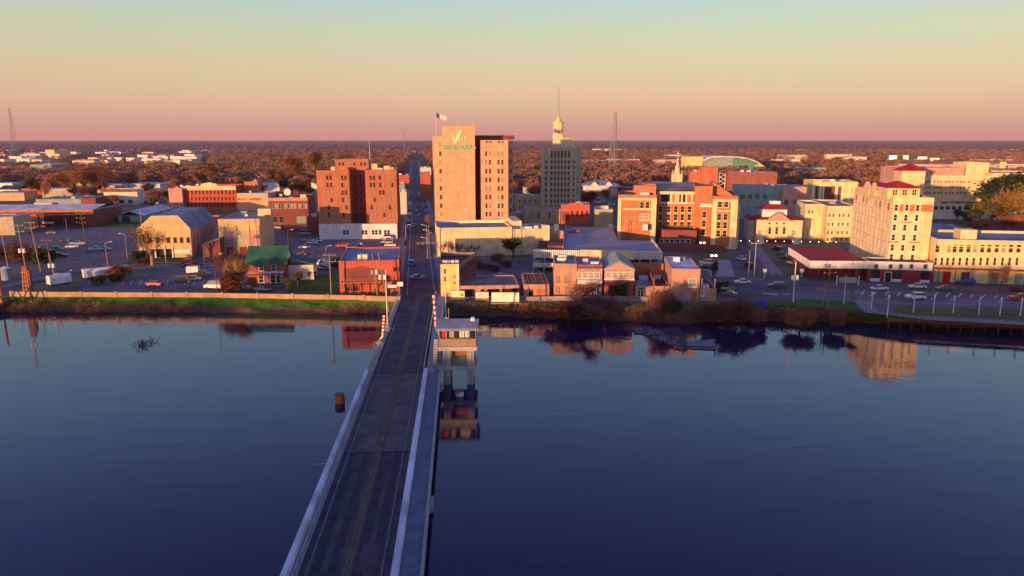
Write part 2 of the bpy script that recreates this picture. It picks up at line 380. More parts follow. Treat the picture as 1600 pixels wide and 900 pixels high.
# streets
c0 = Vector((-25.0, 196)); MS = [c0, Vector((-33.3, 262)), P(654,340).xy, P(650.5,280).xy, P(649,250).xy, P(647,232).xy]
tag(strip('street', 'road', MS, 10.5, 6), None, None, kind='structure')
for sgn in (-1, 1):
    q = strip('pavement', 'pave', MS[:5], 3.2, 0, z=.14, off=sgn*6.8); tag(q, None, None, kind='structure')
def road(name, m, pix, w, lev): return tag(strip(name, m, [P(x, y).xy for x, y in pix], w, lev), None, None, kind='structure')
road('road', 'road', [(-60,466),(60,436),(205,402),(330,402),(470,410),(640,440)], 9, 4)
road('road', 'road', [(660,441),(760,438),(860,436)], 7, 4)
road('road', 'road', [(1196,470),(1190,437),(1165,390),(1140,350),(1120,318),(1100,290)], 15, 4)
road('road', 'road', [(1080,437),(1190,440),(1350,446),(1640,458)], 13, 5)
road('road', 'asphalt', [(250,320),(330,318),(470,300),(640,292),(840,300),(1000,300)], 16, 3)
road('pavement', 'pave', [(1172,374),(1190,400),(1215,430)], 4, 7)
road('pavement', 'pave', [(1170,436),(1192,438)], 3, 7)
road('footpath', 'pave', [(1345,470),(1362,488),(1440,497),(1640,508)], 4, 7)
road('pavement', 'pave', [(20,446),(200,410),(330,412)], 2.2, 7)
# markings painted on the streets
def dash(pts, w, m, lev, a, bb, off=0): return tag(strip('road_marking', m, pts, w, lev, off=off), None, None, kind='structure')
dash(MS[:4], .35, 'ymark', 8, 0, 0)
for o_ in (-3.8, 3.8): dash([MS[0]+Vector((0,2)), MS[1], MS[2], MS[3]], .22, 'mark', 8, 0, 0, off=o_)
b = MB()
for i in range(13):
    p = P(1345+i*19, 461+i*.45); q = P(1351+i*19, 454.5+i*.45); d = (q-p).normalized(); s_ = Vector((d.y, -d.x, 0))*.22
    b.face([(v.x, v.y, .07) for v in (p-s_, p+s_, q+s_, q-s_)])
tag(b.build('parking_marking', 'mark'), None, None, kind='structure')
b = MB()
for i in range(12):
    p = P(466+i*11, 390); q = P(470+i*11, 384); d = (q-p).normalized(); s_ = Vector((d.y, -d.x, 0))*.12
    b.face([(v.x, v.y, .06) for v in (p-s_, p+s_, q+s_, q-s_)])
for i in range(14):
    p = P(190+i*14, 446); q = P(193+i*14, 437); d = (q-p).normalized(); s_ = Vector((d.y, -d.x, 0))*.1
    b.face([(v.x, v.y, .06) for v in (p-s_, p+s_, q+s_, q-s_)])
tag(b.build('parking_marking', 'mark'), None, None, kind='structure')
road('road_marking', 'mark', [(1340,474),(1450,474.5),(1600,480)], .25, 8)
road('road_marking', 'mark', [(1192,459),(1215,461)], 1.6, 8); road('road_marking', 'mark', [(1222,460),(1236,461)], 1.2, 8)
# flood wall along the top of the left bank
def lowwall(name, label, cat, pix, h, t, m, posts=0, z0=-.2):
    pts = [P(x, y, 0) for x, y in pix]; r = empty(name, pts[0], 0, label, cat); b = MB()
    for a, c in zip(pts, pts[1:]):
        d = (c-a).normalized(); s_ = Vector((-d.y, d.x, 0))*t/2
        b.plan([(v-pts[0]).xy for v in (a-s_, c-s_, c+s_, a+s_)], z0, h)
    b.build('panel', m, r)
    if posts:
        tot = sum((c-a).length for a, c in zip(pts, pts[1:])); k = max(2, int(tot/posts)); q = MB()
        for i in range(k+1):
            s_ = tot*i/k
            for a, c in zip(pts, pts[1:]):
                L = (c-a).length
                if s_ <= L+1e-6: p = lerp(a, c, s_/L)-pts[0]; break
                s_ -= L
            MB().box(p.x-t*.8, p.x+t*.8, p.y-t*.9, p.y+t*.9, z0, h+.25).build('post', m, r)
    return r
lowwall('flood_wall', 'long low brown flood wall with posts on top of the left bank', 'wall', [(18,462),(160,463),(330,464),(450,466),(560,468),(624,470)], 1.15, .35, 'fence', 9)
lowwall('retaining_wall', 'low grey brown wall along the grass below the arched buildings', 'wall', [(815,471),(900,470),(1000,471),(1060,472)], 1.3, .3, 'rtan', 14)
lowwall('concrete_wall', 'long dark low concrete wall between the slanting road and left bank', 'wall', [(0,452),(60,438),(140,420),(212,406)], .7, .4, 'grey', 30)
# ---------------------------------------------------------------- the bridge
th = math.atan(.068)
BR = empty('bascule_bridge', (-11.33, 0, 0), th, 'long two lane road bridge with concrete barriers crossing the river', 'bridge')
def bb(name, m, x0, x1, y0, y1, z0, z1, parent=None, mats=None): return MB().box(x0, x1, y0, y1, z0, z1).build(name, m, parent or BR)
LB = 199.0
jy = [P(560,707,.05).y/math.cos(th), P(600,583,.05).y/math.cos(th)]
d1 = bb('deck', 'deckasphalt', -5.3, 3.85, -60, jy[0], -.9, .05); M['midasphalt'] = gmat('mat_midasphalt', [(.085,.082,.09),(.115,.11,.115),(.145,.135,.14)], .35); d2 = bb('deck', 'midasphalt', -5.3, 3.85, jy[0]+.12, jy[1], -.9, .06); d3 = bb('deck', 'deckasphalt', -5.3, 3.85, jy[1]+.15, LB, -.9, .10)
for y in jy+[178]: bb('expansion_joint', 'black', -5.2, 3.8, y-.02, y+.13, -.4, .125)
for q in [y for y in jy]: pass
M['yworn'] = mat('mat_wornyellow', (.085,.08,.075), var=.35, sc=.5); bb('centre_line', 'ymark', -.85, -.7, -60, LB, .02, .114); bb('centre_line', 'ymark', -.4, -.25, -60, LB, .02, .114); bb('centre_band', 'yworn', -1.1, 0, -60, LB, .02, .106)
M['wmark'] = mat('mat_wornwhite', (.24,.24,.24), var=.4, sc=1.0); bb('edge_line', 'wmark', -4.55, -4.43, -60, LB, .02, .112); bb('edge_line', 'wmark', 2.85, 2.97, -60, LB, .02, .112)
tyre = mat('mat_tyretrack', (.034,.036,.058), var=.5, sc=.5)
for x in (-3.7, -2.0, .6, 2.1): bb('worn_track', tyre, x-.45, x+.45, -60, jy[0]-.1, .02, .058)
bb('girder', 'steel', -6.5, -5.9, -60, LB, -2.2, -.3); bb('girder', 'steel', 5.9, 6.5, -60, LB, -2.2, -.3); bb('girder', 'steel', -2, 1, -60, LB, -2.0, -.9)
bw = jy[1]
def barrier(x0, x1, y0, y1, h):
    b = MB(); b.prism([(x0, -.6), (x1, -.6), (x1-.12, h), (x0+.12, h)], y0, y1); return b
barrier(-6.75, -5.95, -60, bw, .95).build('barrier', 'rwhite', BR)
bb('kerb', 'concrete', -5.95, -5.3, -60, bw, -.6, .18)
barrier(3.85, 4.75, -60, bw, .95).build('barrier', 'rwhite', BR)
bb('walkway', 'walk', 4.75, 6.75, -60, bw, -.6, .22); bb('walkway', 'grey', 4.3, 6.3, bw+.1, LB, -.6, .18); bb('kerb', 'concrete', -6.2, -5.3, bw+.1, LB, -.6, .2)
bb('walkway_edge', 'concrete', 6.75, 7.0, -60, bw, -1.0, .5)
M['patch'] = mat('mat_patch', (.062,.062,.085), var=.3); M['patch2'] = mat('mat_patch_old', (.115,.11,.12), var=.3)
for y0, y1, x0, x1, m_ in ((66, 71, .4, 2.4, 'patch'), (99, 104, 1.2, 3.2, 'patch2'), (119, 121.5, -3.6, -1.8, 'patch2')): bb('deck_patch', m_, x0, x1, y0, y1, .02, .066 if y0 > jy[0] else .061)
def rail(name, x, y0, y1, z0, h, step, rails=(1.0, .6, .3), m='steel'):
    r = MB()
    for k in rails: r.box(x-.045, x+.045, y0, y1, z0+h*k-.05, z0+h*k)
    y = y0
    while y <= y1: r.box(x-.07, x+.07, y, y+.14, z0, z0+h); y += step
    return r.build(name, m, BR)
rail('railing', -5.45, -60, bw, .18, .75, 2.2); rail('railing', -6.1, bw, LB, .1, 1.25, 2.4); rail('railing', 3.95, bw, LB, .1, 1.2, 2.4); rail('railing', 6.2, bw, LB, .1, 1.2, 2.4, m='steel')
rail('railing', 6.87, -60, bw, .5, .6, 3.0, (1.0,))
def pier(y, w=13.4, t=3.0):
    p = MB().box(-6.6, 6.9, y-t/2, y+t/2, ZW-2, -2.3).build('pier', 'concrete', BR); MB().box(-7.0, 7.3, y-t/2-.3, y+t/2+.3, -2.7, -2.2).build('pier_cap', 'concrete', p)
for y in (-20, 38, 84, 128, 171): pier(y)
bb('abutment', 'concrete', -7, 7.4, LB-5, LB+2, -6, -.92)
# small steel sensor arm sticking out of the left side
g = MB(); g.cyl((-6.7, 92, -.3), (-9.0, 92.4, -.5), .06); g.cyl((-8.0, 92.2, -.2), (-8.0, 92.2, -.9), .05); g.build('gauge_arm', 'steel', BR)
# ---------------------------------------------------------------- operator's house
S = Site('bridge_control_house', 'grey roofed operator house on concrete legs beside the bridge', 'control house', 693, 601, 770, 741, zb=ZW)
w = S.w; zt = S.Z(540, 700); zr = S.Z(516, 700); zm = S.Z(574, 700)
for lx in (0, w-1.35):
    for ly in (0, 4.6): S.box('leg', 'concrete', lx, lx+1.35, ly, ly+1.3, -1.5, zt-.9)
S.box('platform', 'concrete', -.9, w+.6, -.5, 6.4, zt-.9, zt-.1); S.box('crossbeam', 'concrete', -1.2, w+.5, -.35, 6.2, zm-.35, zm+.2)
S.box('machine_box', 'orange', 1.6, w-1.5, 1.2, 5, zt-2.4, zt-.92); S.box('machine_box', 'teal', 1.7, w-1.6, 1.8, 5, zm+.2, zm+1.5)
hz = zr+.1
hw = S.box('wall', 'plank', -.7, w+.4, 0, 6, zt-.1, zt+1.3); S.box('window_band', 'glass', -.66, w+.36, .04, 5.96, zt+1.3, hz)
for px_, m_ in ((-.1, 'red'), (1.25, 'grey'), (2.1, 'glass'), (3.1, 'pale'), (4.1, 'pale')):
    if m_ != 'glass': MB().box(px_, px_+.85, -.02, .05, zt+1.55, hz-.25).build('window_shade', m_, S.root)
for mx in np.linspace(-.7, w+.3, 6): S.box('mullion', 'steel', mx, mx+.12, -.04, .06, zt+1.3, hz)
rb = MB(); rb.box(-1.1, w+.8, -1.0, 7.0, hz, hz+.25); gable(rb, -.9, w+.6, -.6, 6.6, hz+.25, hz+1.1, 'x', .3); rb.build('roof', 'rblue', S.root)
rl = MB()
for zz in (.5, 1.0): rl.box(-1.2, w+.5, -.36, -.3, zm+.2+zz-.04, zm+.2+zz)
for xx in np.linspace(-1.2, w+.44, 7): rl.box(xx, xx+.06, -.36, -.3, zm+.2, zm+1.2)
rl.build('railing', 'steel', S.root)
S.steps('stair', 'steel', -2.0, -1.25, 1, 5, zm+.2, zt-.1, 10); q = MB()
for x in (.4, w-.5): q.cyl((x, -.06, -1), (x, -.06, zt), .07)
q.cyl((-.8, -.08, zt-.5), (w+.5, -.08, zt-.5), .06); q.build('pipe', 'steel', S.root)
S.box('air_conditioner', 'white', w-.6, w+.1, 2, 3.2, hz+.9, hz+1.7); MB().cyl((1, 3, hz+1), (1, 3, hz+3.4), .05).build('aerial', 'steel', S.root)
# mast behind the operator house and small light platform
def gate(px, py, label, lean, m2, base_h, arm, zb=0.2, side=1):
    p = P(px, py, zb); r = empty('barrier_gate', p, 0, label, 'barrier gate')
    MB().box(-.9, .9, -.6, .6, -.25, 0).build('platform', 'concrete', r); MB().box(-.4, .4, -.35, .35, 0, base_h).build('gate_housing', m2, r)
    q = MB(); q.cyl((0, 0, base_h), (side*.9, 0, base_h+1.2), .22); q.cyl((side*.9, 0, base_h+1.2), (side*.9, 0, base_h+2.2), .2); q.build('arm_support', m2, r)
    a = MB(); n_ = 10
    for i in range(n_):
        z0 = base_h+2.0+arm*i/n_; a.box(side*.9-.22+lean*i, side*.9+.22+lean*i, -.06, .06, z0, z0+arm/n_, i % 2)
    a.build('striped_arm', ['gateR', 'white'], r)
    rr = MB()
    for x_ in (-.9, .84): rr.box(x_, x_+.06, -.6, -.54, 0, 1.0)
    rr.box(-.9, .9, -.6, -.54, .94, 1.0); rr.build('railing', 'white', r)
    return r
g1 = gate(592, 541, 'cream and red striped barrier gate standing raised on left side of bridge', .04, 'yellow', 1.0, 3.6, zb=-.3)
c_ = MB().cyl((.2, 0, -.25), (-.1, 0, -4.8), .3, .3).build('support_post', 'pale', g1)
g2 = gate(687, 523, 'red and white striped barrier gate raised between roadway and right walkway', -.03, 'pale', .8, 6.0, zb=.2, side=-1)
def mast(px, py, h, label, zb=0., r_=.12, m='pale', arms=0, cat='pole', name='signal_mast', plat=False, lamp=False, box=0):
    p = P(px, py, zb); r = empty(name, p, 0, label, cat); MB().cyl((0,0,-1), (0,0,h), r_*1.3, r_*.7).build('shaft', m, r)
    if plat:
        MB().box(-1.0, 1.5, -.8, .8, .2, .45).build('platform', 'steel', r); q = MB()
        for x_ in (-1.0, .2, 1.44): q.box(x_, x_+.06, -.8, -.74, .45, 1.5)
        q.box(-1.0, 1.5, -.8, -.74, 1.44, 1.5); q.build('railing', 'steel', r); MB().box(-.45, .4, -.3, .3, .45, 1.6).build('cabinet', 'pale', r)
    for i in range(arms): MB().box(-1.2, 1.2, -.07, .07, h-.6-i*1.1, h-.45-i*1.1).build('crossarm', m, r)
    for i in range(box): MB().cyl((.35*(-1)**i, -.25, h*.55), (.35*(-1)**i, -.25, h*.55+1.0), .28).build('transformer', 'pale', r)
    if lamp: MB().cyl((0,0,h), (1.6,-.3,h+.2), .06).build('lamp_arm', m, r); MB().box(1.3, 1.9, -.4, -.1, h+.1, h+.25).build('lamp_head', 'white', r)
    return r
mast(697, 507, 9.5, 'slim pale mast on a small railed platform behind the operator house', .2, .10, plat=True)
mast(606, 522, 14.5, 'tall pale mast with small railed platform left of the bridge deck', -.5, .14, plat=True)
# things in the water
def dolphin(px, py, r_, h, m, label):
    p = P(px, py, ZW); r = empty('mooring_pile', p, 0, label, 'mooring pile'); MB().cyl((0,0,-2), (0,0,h), r_, r_, 16).build('drum', m, r); MB().cyl((0,0,h), (0,0,h+.12), r_*1.05, r_*.95, 16).build('cap', 'rust', r)
dolphin(531, 629, .85, 1.5, 'buoy', 'round orange pile standing alone in the water left of bridge')
dolphin(718, 618, .75, .8, 'pale', 'short round concrete pile in the water behind the operator house legs')
# ---------------------------------------------------------------- wooden river walk on the right
BW = empty('boardwalk', P(1440, 505, -2.0), 0, 'dark wooden river walk on piles along the right bank', 'pier')
pp = [P(1385, 497, -.9), P(1450, 499, -.9), P(1530, 503, -.9), P(1600, 507, -.9), P(1700, 513, -.9)]
for nm_, z1_, z0_, wd in (('deck', -.3, -1.3, 3.0), ('joist', -1.32, -1.6, 2.0)):
    b = MB()
    for a, c in zip(pp, pp[1:]):
        a_, c_2 = a-BW.location, c-BW.location; s_ = Vector((0, wd/2, 0)); b.plan([(a_-s_).xy, (c_2-s_).xy, (c_2+s_).xy, (a_+s_).xy], z0_-BW.location.z, z1_-BW.location.z)
    b.build(nm_, 'wood', BW)
tl = sum((c-a).length for a, c in zip(pp, pp[1:]))
for i in range(17):
    s_ = tl*i/16
    for a, c in zip(pp, pp[1:]):
        L = (c-a).length
        if s_ <= L+1e-6: p = lerp(a, c, s_/L)-BW.location; break
        s_ -= L
    MB().cyl((p.x, p.y-1.3, ZW-1-BW.location.z), (p.x, p.y-1.3, -.3-BW.location.z), .13).build('pile', 'wood', BW)
b = MB()
for a, c in zip(pp, pp[1:]):
    a_, c_2 = a-BW.location, c-BW.location; s_ = Vector((0, .06, 0)); o_ = Vector((0, -1.45, 0)); b.plan([(a_+o_-s_).xy, (c_2+o_-s_).xy, (c_2+o_+s_).xy, (a_+o_+s_).xy], 2.6, 2.7)
b.build('handrail', 'wood', BW)
for i in range(30):
    p = lerp(pp[0], pp[-1], i/29)-BW.location; MB().box(p.x-.06, p.x+.06, p.y-1.5, p.y-1.4, 1.7, 2.65).build('baluster', 'wood', BW)
# sunken landing stage with rubble
DK = empty('floating_dock', P(1090, 544, ZW), 0, 'half sunken grey landing stage beside the rubble point', 'dock')
a_, c_2, e_, f_ = [P(x, y, ZW)-DK.location for x, y in ((1068,543),(1117,546),(1117,531),(1062,536))]
MB().plan([a_.xy, c_2.xy, e_.xy, f_.xy], -.2, .2).build('deck', 'walk', DK); MB().plan([a_.xy, (c_2).xy, (c_2+Vector((0,.5,0))).xy, (a_+Vector((0,.5,0))).xy], .26, .4).build('edge_beam', 'rdark', DK)
for q in (a_, c_2, e_): MB().cyl((q.x, q.y-.1, -2), (q.x, q.y-.1, 1.6), .12).build('pile', 'rdark', DK)

# the near (west) bank behind the camera, whose woods shade the low parts of the far bank
tag(MB().box(-1500, 1500, -399, -78, -7, -.5).build('west_bank', 'ground'), None, None, kind='structure')
# ================================================================ the towers
# --- tall tan tower with the check-mark sign
S = Site('office_tower', 'tallest tan tower with green check mark sign and blank front slab', 'office tower', 681, 366, 648, 794)
X = lambda px, z=20, yl=0: S.X(px, z, yl)
z_s = S.Z(197, 715); z_w = S.Z(219, 780, 2); z_l = S.Z(213, 685, 2); z_r = S.Z(212, 770, 16)
S.block(X(693), X(741.5), 0, 9, 0, z_s, 'tan', 'rgrey', .5, 'front_slab'); S.box('corner_pier', 'tan', X(740.5), X(742.5), -.4, 9, 0, z_s+1.2)
S.block(0, X(693, yl=3), 3, 30, 0, z_l, 'tan', 'rgrey', .6); S.block(X(751.5, yl=2), X(794, yl=2), 2, 16, 0, z_w, 'tan', 'rgrey', .9)
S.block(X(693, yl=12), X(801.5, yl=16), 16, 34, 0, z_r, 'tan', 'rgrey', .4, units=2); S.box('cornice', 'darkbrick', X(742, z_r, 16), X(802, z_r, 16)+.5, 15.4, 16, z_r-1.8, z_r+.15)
S.box('recess_wall', 'darkbrick', X(742, yl=9), X(752, yl=9), 9.1, 16, 0, z_r-.4)  # slab's shade in the recess put into the darker brick colour
S.wpx([760.5, 766.5, 779.5, 785.5], [222], 1.1, 1.1, 2, frame='tan', sill=False)
S.wpx([759.5, 765.5, 778.8, 784.8], [240, 253.5, 267.5, 281, 294.5, 308, 321.5, 334.5], 1.15, 2.3, 2, panes=('glass', 'glass', 'blind'), frame='tan')
S.wpx([687.5], [226, 240, 253.5, 267.5, 281, 294.5, 308, 321.5, 334.5], 1.25, 2.2, 3, panes=('glass', 'blind'), frame='tan')
for i in range(8): S.win(X(798, yl=16), z_r-8.2-i*4.6, 1.1, 2.1, 16, frame='tan')
xs_ = X(717, 35); zc = S.Z(217, 717)
cm = MB(); a0 = (xs_-3.0, zc+.6); a1 = (xs_-1.8, zc-1.8); a2 = (xs_+.9, zc+3.6)
cm.prism([(a0[0], a0[1]), (a0[0]+.9, a0[1]+.5), (a1[0]+.2, a1[1]+1.4), (a2[0]-.3, a2[1]+.1), (a2[0]+.9, a2[1]), (a1[0]+.5, a1[1]-.3), (a1[0]-.2, a1[1]-.3)], -.2, -.02)
cm.build('check_mark', 'sign', S.root); text(S, 'HP', 3.9, xs_+2.1, zc-1.4, -.1, 'green', name='sign_letters', center=True, stretch=.75)
text(S, 'HP', 3.6, xs_+1.9, zc-1.25, -.2, 'sign', name='sign_letters', stretch=.8)
S.box('sign_strip', 'green', xs_-7.0, xs_+6.9, -.06, -.004, zc-4.45, zc-2.95); text(S, 'VANTAGE HEALTH PLAN', 1.5, xs_-.1, zc-4.25, -.1, 'signw', name='sign_letters', stretch=.92)
fp = S.F(677, 213, 12); q = MB(); q.cyl((1.5, 12, z_l-1), (1.5, 12, S.F(677, 176, 12)[1]), .09); q.build('flagpole', 'pale', S.root)
zf = S.F(677, 178, 12)[1]; fl = MB()
for i in range(6):
    x0 = 1.6+i*.75; fl.prism([(x0, zf-1.5-i*.25), (x0+.75, zf-1.5-(i+1)*.25), (x0+.75, zf+.5-(i+1)*.28), (x0, zf+.5-i*.28)], 12+.2*math.sin(i), 12.05+.2*math.sin(i), 1 if i > 1 else 0)
fl.build('flag', ['purple', 'signw'], S.root)
# --- art deco tower
S = Site('art_deco_tower', 'art deco tower, shade painted into its stone, sunlight into its lantern, with spire', 'tower', 847.5, 336, 800, 900.5)
X = lambda px, z=20, yl=0: S.X(px, z, yl)
zt = S.Z(231, 873); D = 22
S.block(0, S.w, 0, D, 0, zt, 'stone', 'rtan', 1.2)  # body's shade put into darker stone, lantern's sunlight into a paler colour
S.block(S.w, X(908, yl=1.5), 1.5, D-1.5, 0, zt-1.2, 'stone', 'rtan', .6)
for px in (849, 857.7, 864.8, 870.2, 875.4, 880.7, 886.3, 893.4, 899.5): x = X(px, 30); wd = .9 if px in (857.7, 893.4, 849, 899.5) else .4; S.box('pilaster', 'stone2', x-wd/2, x+wd/2, -.35, -.003, 0, zt+ (1.2 if wd > .5 else .6))
for i in range(9): x = S.w*(i+.5)/9; S.box('parapet_fin', 'stone2', x-.7, x+.7, 0, .6, zt+.002, zt+.5+1.3*math.sin(math.pi*(i+.5)/9))
S.wpx([853.6, 862, 867.6, 872.8, 878, 883.4, 889, 897.3], [253, 261.6, 270.3, 279, 288, 296.8, 305.5, 314.3, 323], 1.25, 1.9, 0, frame='stone', panes=('glass',), sill=False)
S.wpx([862, 867.6, 872.8, 878, 883.4, 889], [242], 1.3, 3.2, 0, frame='stone', arch=True, sill=False)
z0 = zt-1; z1 = S.Z(192, 872, 8); x0, x1 = X(863.6, 40, 8), X(881.5, 40, 8)
S.box('lantern_base', 'cream', x0, x1+3.6, 7.9, 15, z0, S.Z(216, 885, 8))
q = MB(); c = .9; xm = (x0+x1)/2
for zz0, zz1, k in ((z0, lerp(z0, z1, .55), 0), (lerp(z0, z1, .55), z1, .55)):
    q.plan([(x0+c+k, 8+k), (x1-c-k, 8+k), (x1-k, 8+c+k), (x1-k, 14-c-k), (x1-c-k, 14-k), (x0+c+k, 14-k), (x0+k, 14-c-k), (x0+k, 8+c+k)], zz0, zz1)
ln = q.build('lantern', 'cream', S.root)
for zz in (.25, .62):
    for dx in (-1.5, 0, 1.5): link('window', winmesh(.7, 1.8, 'cream', 'glass', True, False), ln, (xm+dx, 8.0+(.5 if zz > .5 else -.01), lerp(z0, z1, zz)))
q = MB(); q.cyl((xm, 11, z1), (xm, 11, z1+.6), 3.2, 3.3, 16); q.cyl((xm, 11, z1+.6), (xm, 11, z1+2.0), 2.2, 1.6, 16); q.cyl((xm, 11, z1+2.0), (xm, 11, z1+3.4), 1.5, .5, 16); q.build('lantern_roof', 'yellow', S.root)
q = MB(); q.cyl((xm+.1, 11, z1+3.2), (xm+.1, 11, S.Z(132, 875, 11)), .30, .12); q.build('spire', 'grey', S.root)
q = MB(); q.cyl((X(894, 40, 12), 12, z0), (X(894, 40, 12), 12, zt+2.4), 1.4, 1.2, 12); q.build('roof_tank', 'white', S.root)
# --- left brick tower
S = Site('brick_tower', 'orange brick tower left of the street with dark recess between two wings', 'apartment tower', 499.5, 373, 648, 622.5)
X = lambda px, z=15, yl=0: S.X(px, z, yl)
zt = S.Z(266, 520); zr = S.Z(265, 600)
S.block(0, X(547), 0, 24, 0, zt, 'brick', 'rgrey', 1.0); S.block(X(572), S.w, 0, 24, 0, zr, 'brick', 'rgrey', 1.0, units=2)
S.block(X(547)+.01, X(572)-.01, 9, 24, 0, zt-.3, 'darkbrick', 'rgrey', .5)  # recess between the wings: its shade is put into a darker brick
S.block(X(526, yl=12), X(578, yl=12), 12, 22, zt-1, S.Z(249, 550, 12), 'brick', 'rgrey', .5, 'penthouse'); S.wpx([530.5, 536, 553.5, 564, 570], [256], 1.0, 1.6, 12, frame='brick', sill=False)
S.box('ground_floor', 'white', .3, S.w-.3, -3.2, 0, 0, S.Z(349, 560)); S.box('side_pier', 'redbrick', S.w+.002, S.w+.8, 2, 10, 0, zr-2)
rows = [277.5, 289, 300.8, 312.4, 324.2, 335.8, 346]
S.wpx([511.2, 516.5, 534.3, 539.6], rows[:6], 1.0, 2.0, 0, panes=('glass', 'glass', 'blind'), frame='brick')
S.wpx([579, 584.2, 593.2, 598.4, 607.4, 612.6], rows[:6], 1.0, 2.0, 0, panes=('glass', 'blind', 'blind'), frame='brick')
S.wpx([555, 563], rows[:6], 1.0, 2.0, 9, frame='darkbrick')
S.wpx([538, 543, 567, 572, 583, 588, 594, 602, 607], [363], 1.3, 2.2, -3.2, frame='white', sill=False)
for px, wd in ((519, 5), (587, 6), (604, 8), (612, 3)): x = X(px, 30); S.box('roof_unit', 'cream', x-wd/6, x+wd/6, 3, 5, zt-1, zt+rnd.uniform(.4, 2))
q = MB(); q.cyl((X(578.5, 30, 14), 14, zt), (X(578.5, 30, 14), 14, S.Z(220, 578, 14)), .16, .08); q.build('roof_mast', 'pale', S.root)
S.box('roof_screen', 'cream', X(579, 30), X(588, 30), 8, 8.3, zt, zt+2.4)
# --- cream hotel on the right
S = Site('cream_hotel', 'cream eight storey hotel with terracotta band and red tiled penthouse', 'hotel', 1383.5, 434, 1010, 1446)
L = min(44, S.Rr(1335, 300, 0)[0]); zt = S.Z(308, 1390); w = S.w
S.block(0, w, 0, L, 0, zt, 'cream', 'rdark', .8, cap='rust')
zb0, zb1 = S.Z(330, 1390), S.Z(319, 1390)
xs = [S.F(px, 324)[0] for px in (1400.5, 1417, 1434)]
edges = [.15, xs[0]-.95, xs[0]+.95, xs[1]-.95, xs[1]+.95, xs[2]-.95, xs[2]+.95, w-.15]
for i in range(0, 8, 2): S.box('terracotta_panel', 'terra', edges[i], edges[i+1], -.06, -.004, zb0, zb1)
for k in range(9): y0 = 1+k*(L-2)/9; S.box('terracotta_panel', 'terra', -.06, -.004, y0+.3*(L/9), y0+.75*(L/9), zb0, zb1) if k % 3 != 1 else None
rw = [S.Z(y, 1398) for y in (340, 355.5, 371, 387, 402)]
for x in xs:
    S.win(x, zb0+.1, 1.1, 2.0, 0, frame='cream'); [S.win(x, z-1.05, 1.15, 2.1, 0, frame='white') for z in rw]
for z, x in ((rw[0], xs[1]), (rw[2], xs[0]), (rw[2], xs[2])): S.box('balcony', 'rust', x-1.3, x+1.3, -.9, -.003, z-1.35, z-1.15)
for k in range(11):
    y = 1.8+k*(L-3.6)/10
    for j, z in enumerate([zb0+1.15]+rw): S.win(0, z-1.0, 1.0, 2.0, y, 'L', frame='white', pane='glass' if (k+j) % 3 else 'blind')
pz0 = zt-.8; e1 = S.Z(294, 1390, 3); x0p, x1p = S.F(1387, 300, 3)[0], S.F(1437.5, 300, 3)[0]
S.box('penthouse', 'cream', x0p, x1p, 3, 13, pz0, e1); S.box('penthouse', 'cream', x0p, x0p+6, 13.01, L-8, pz0, e1-1.3)
q = MB(); hip(q, x0p, x1p, 3, 13, e1+.25, e1+1.9, .5, ridge=3); q.build('penthouse_roof', 'rred', S.root)
q = MB(); gable(q, x0p, x0p+6, 13.4, L-8, e1-1.2, e1+.6, 'y', .3)
q.build('penthouse_roof', 'rred', S.root)
for yy in (14, 21.5):
    g = MB(); g.v = [(x0p-.5, yy, pz0), (x0p-.5, yy+6, pz0), (x0p-.5, yy+6, e1-1.0), (x0p-.5, yy+3, e1+.8), (x0p-.5, yy, e1-1.0), (x0p+.5, yy, pz0), (x0p+.5, yy+6, pz0), (x0p+.5, yy+6, e1-1.0), (x0p+.5, yy+3, e1+.8), (x0p+.5, yy, e1-1.0)]
    g.f = [(4,3,2,1,0), (5,6,7,8,9), (0,1,6,5), (1,2,7,6), (2,3,8,7), (3,4,9,8), (4,0,5,9)]; g.m = [0]*7; g.build('gable_wall', 'cream', S.root)
for px in (1396, 1400, 1411.5, 1415, 1426.5, 1430): x = S.F(px, 302, 3)[0]; S.win(x, pz0+1.2, .6, 1.8, 3, frame='cream', sill=False)
S.box('roof_railing', 'rust', .3, w-.3, .4, .48, zt+.9, zt+1.0)
# podium and canopy in front
S = Site('canopy_restaurant', 'low red and cream podium with large dark red flat canopy roof', 'restaurant', 1321, 438, 1030, 1455)
zt = S.Z(409, 1400); zc0 = S.Z(421.5, 1400); w = S.w
x0 = S.X(1356, 2)
S.block(x0, w, 0, 8, zc0, zt, 'white', 'rdark', .3, cap='rred'); S.box('ground_floor', 'podium', x0, w, .3, 8, 0, zc0-.01)
S.wpx([1369, 1391.5, 1407.5, 1424, 1446], [416], 1.1, 1.3, 0, frame='teal')
for px in (1368, 1402, 1446): x = S.X(px, 2); S.box('shopfront', 'glass', x-1.2, x+1.2, .2, .29, .9, zc0-.3); S.box('stall_riser', 'pale', x-1.3, x+1.3, .1, .29, 0, .9)
x = S.X(1388, 2); S.box('doorway', 'black', x-.8, x+.8, .2, .29, 0, 2.8); q = MB(); q.box(x-1.0, x-.8, .05, .28, 0, 3.0); q.box(x+.8, x+1.0, .05, .28, 0, 3.0); q.box(x-.8, x+.8, .05, .28, 2.8, 3.0); q.build('door_frame', 'pale', S.root)
zz = S.Z(407.5, 1320); pts = [S.T(px, py, zz) for px, py in ((1266, 407.5), (1357, 408), (1310, 386), (1232, 386))]
q = MB(); q.plan(pts, zz-2.3, zz, 0, 1); q.build('canopy', ['white', 'rred'], S.root)
cx, cy = sum(p[0] for p in pts)/4, sum(p[1] for p in pts)/4
q = MB(); q.plan([(lerp(p[0], cx, -.012), lerp(p[1], cy, -.012)) for p in pts], zz-.15, zz+.12, 0); 
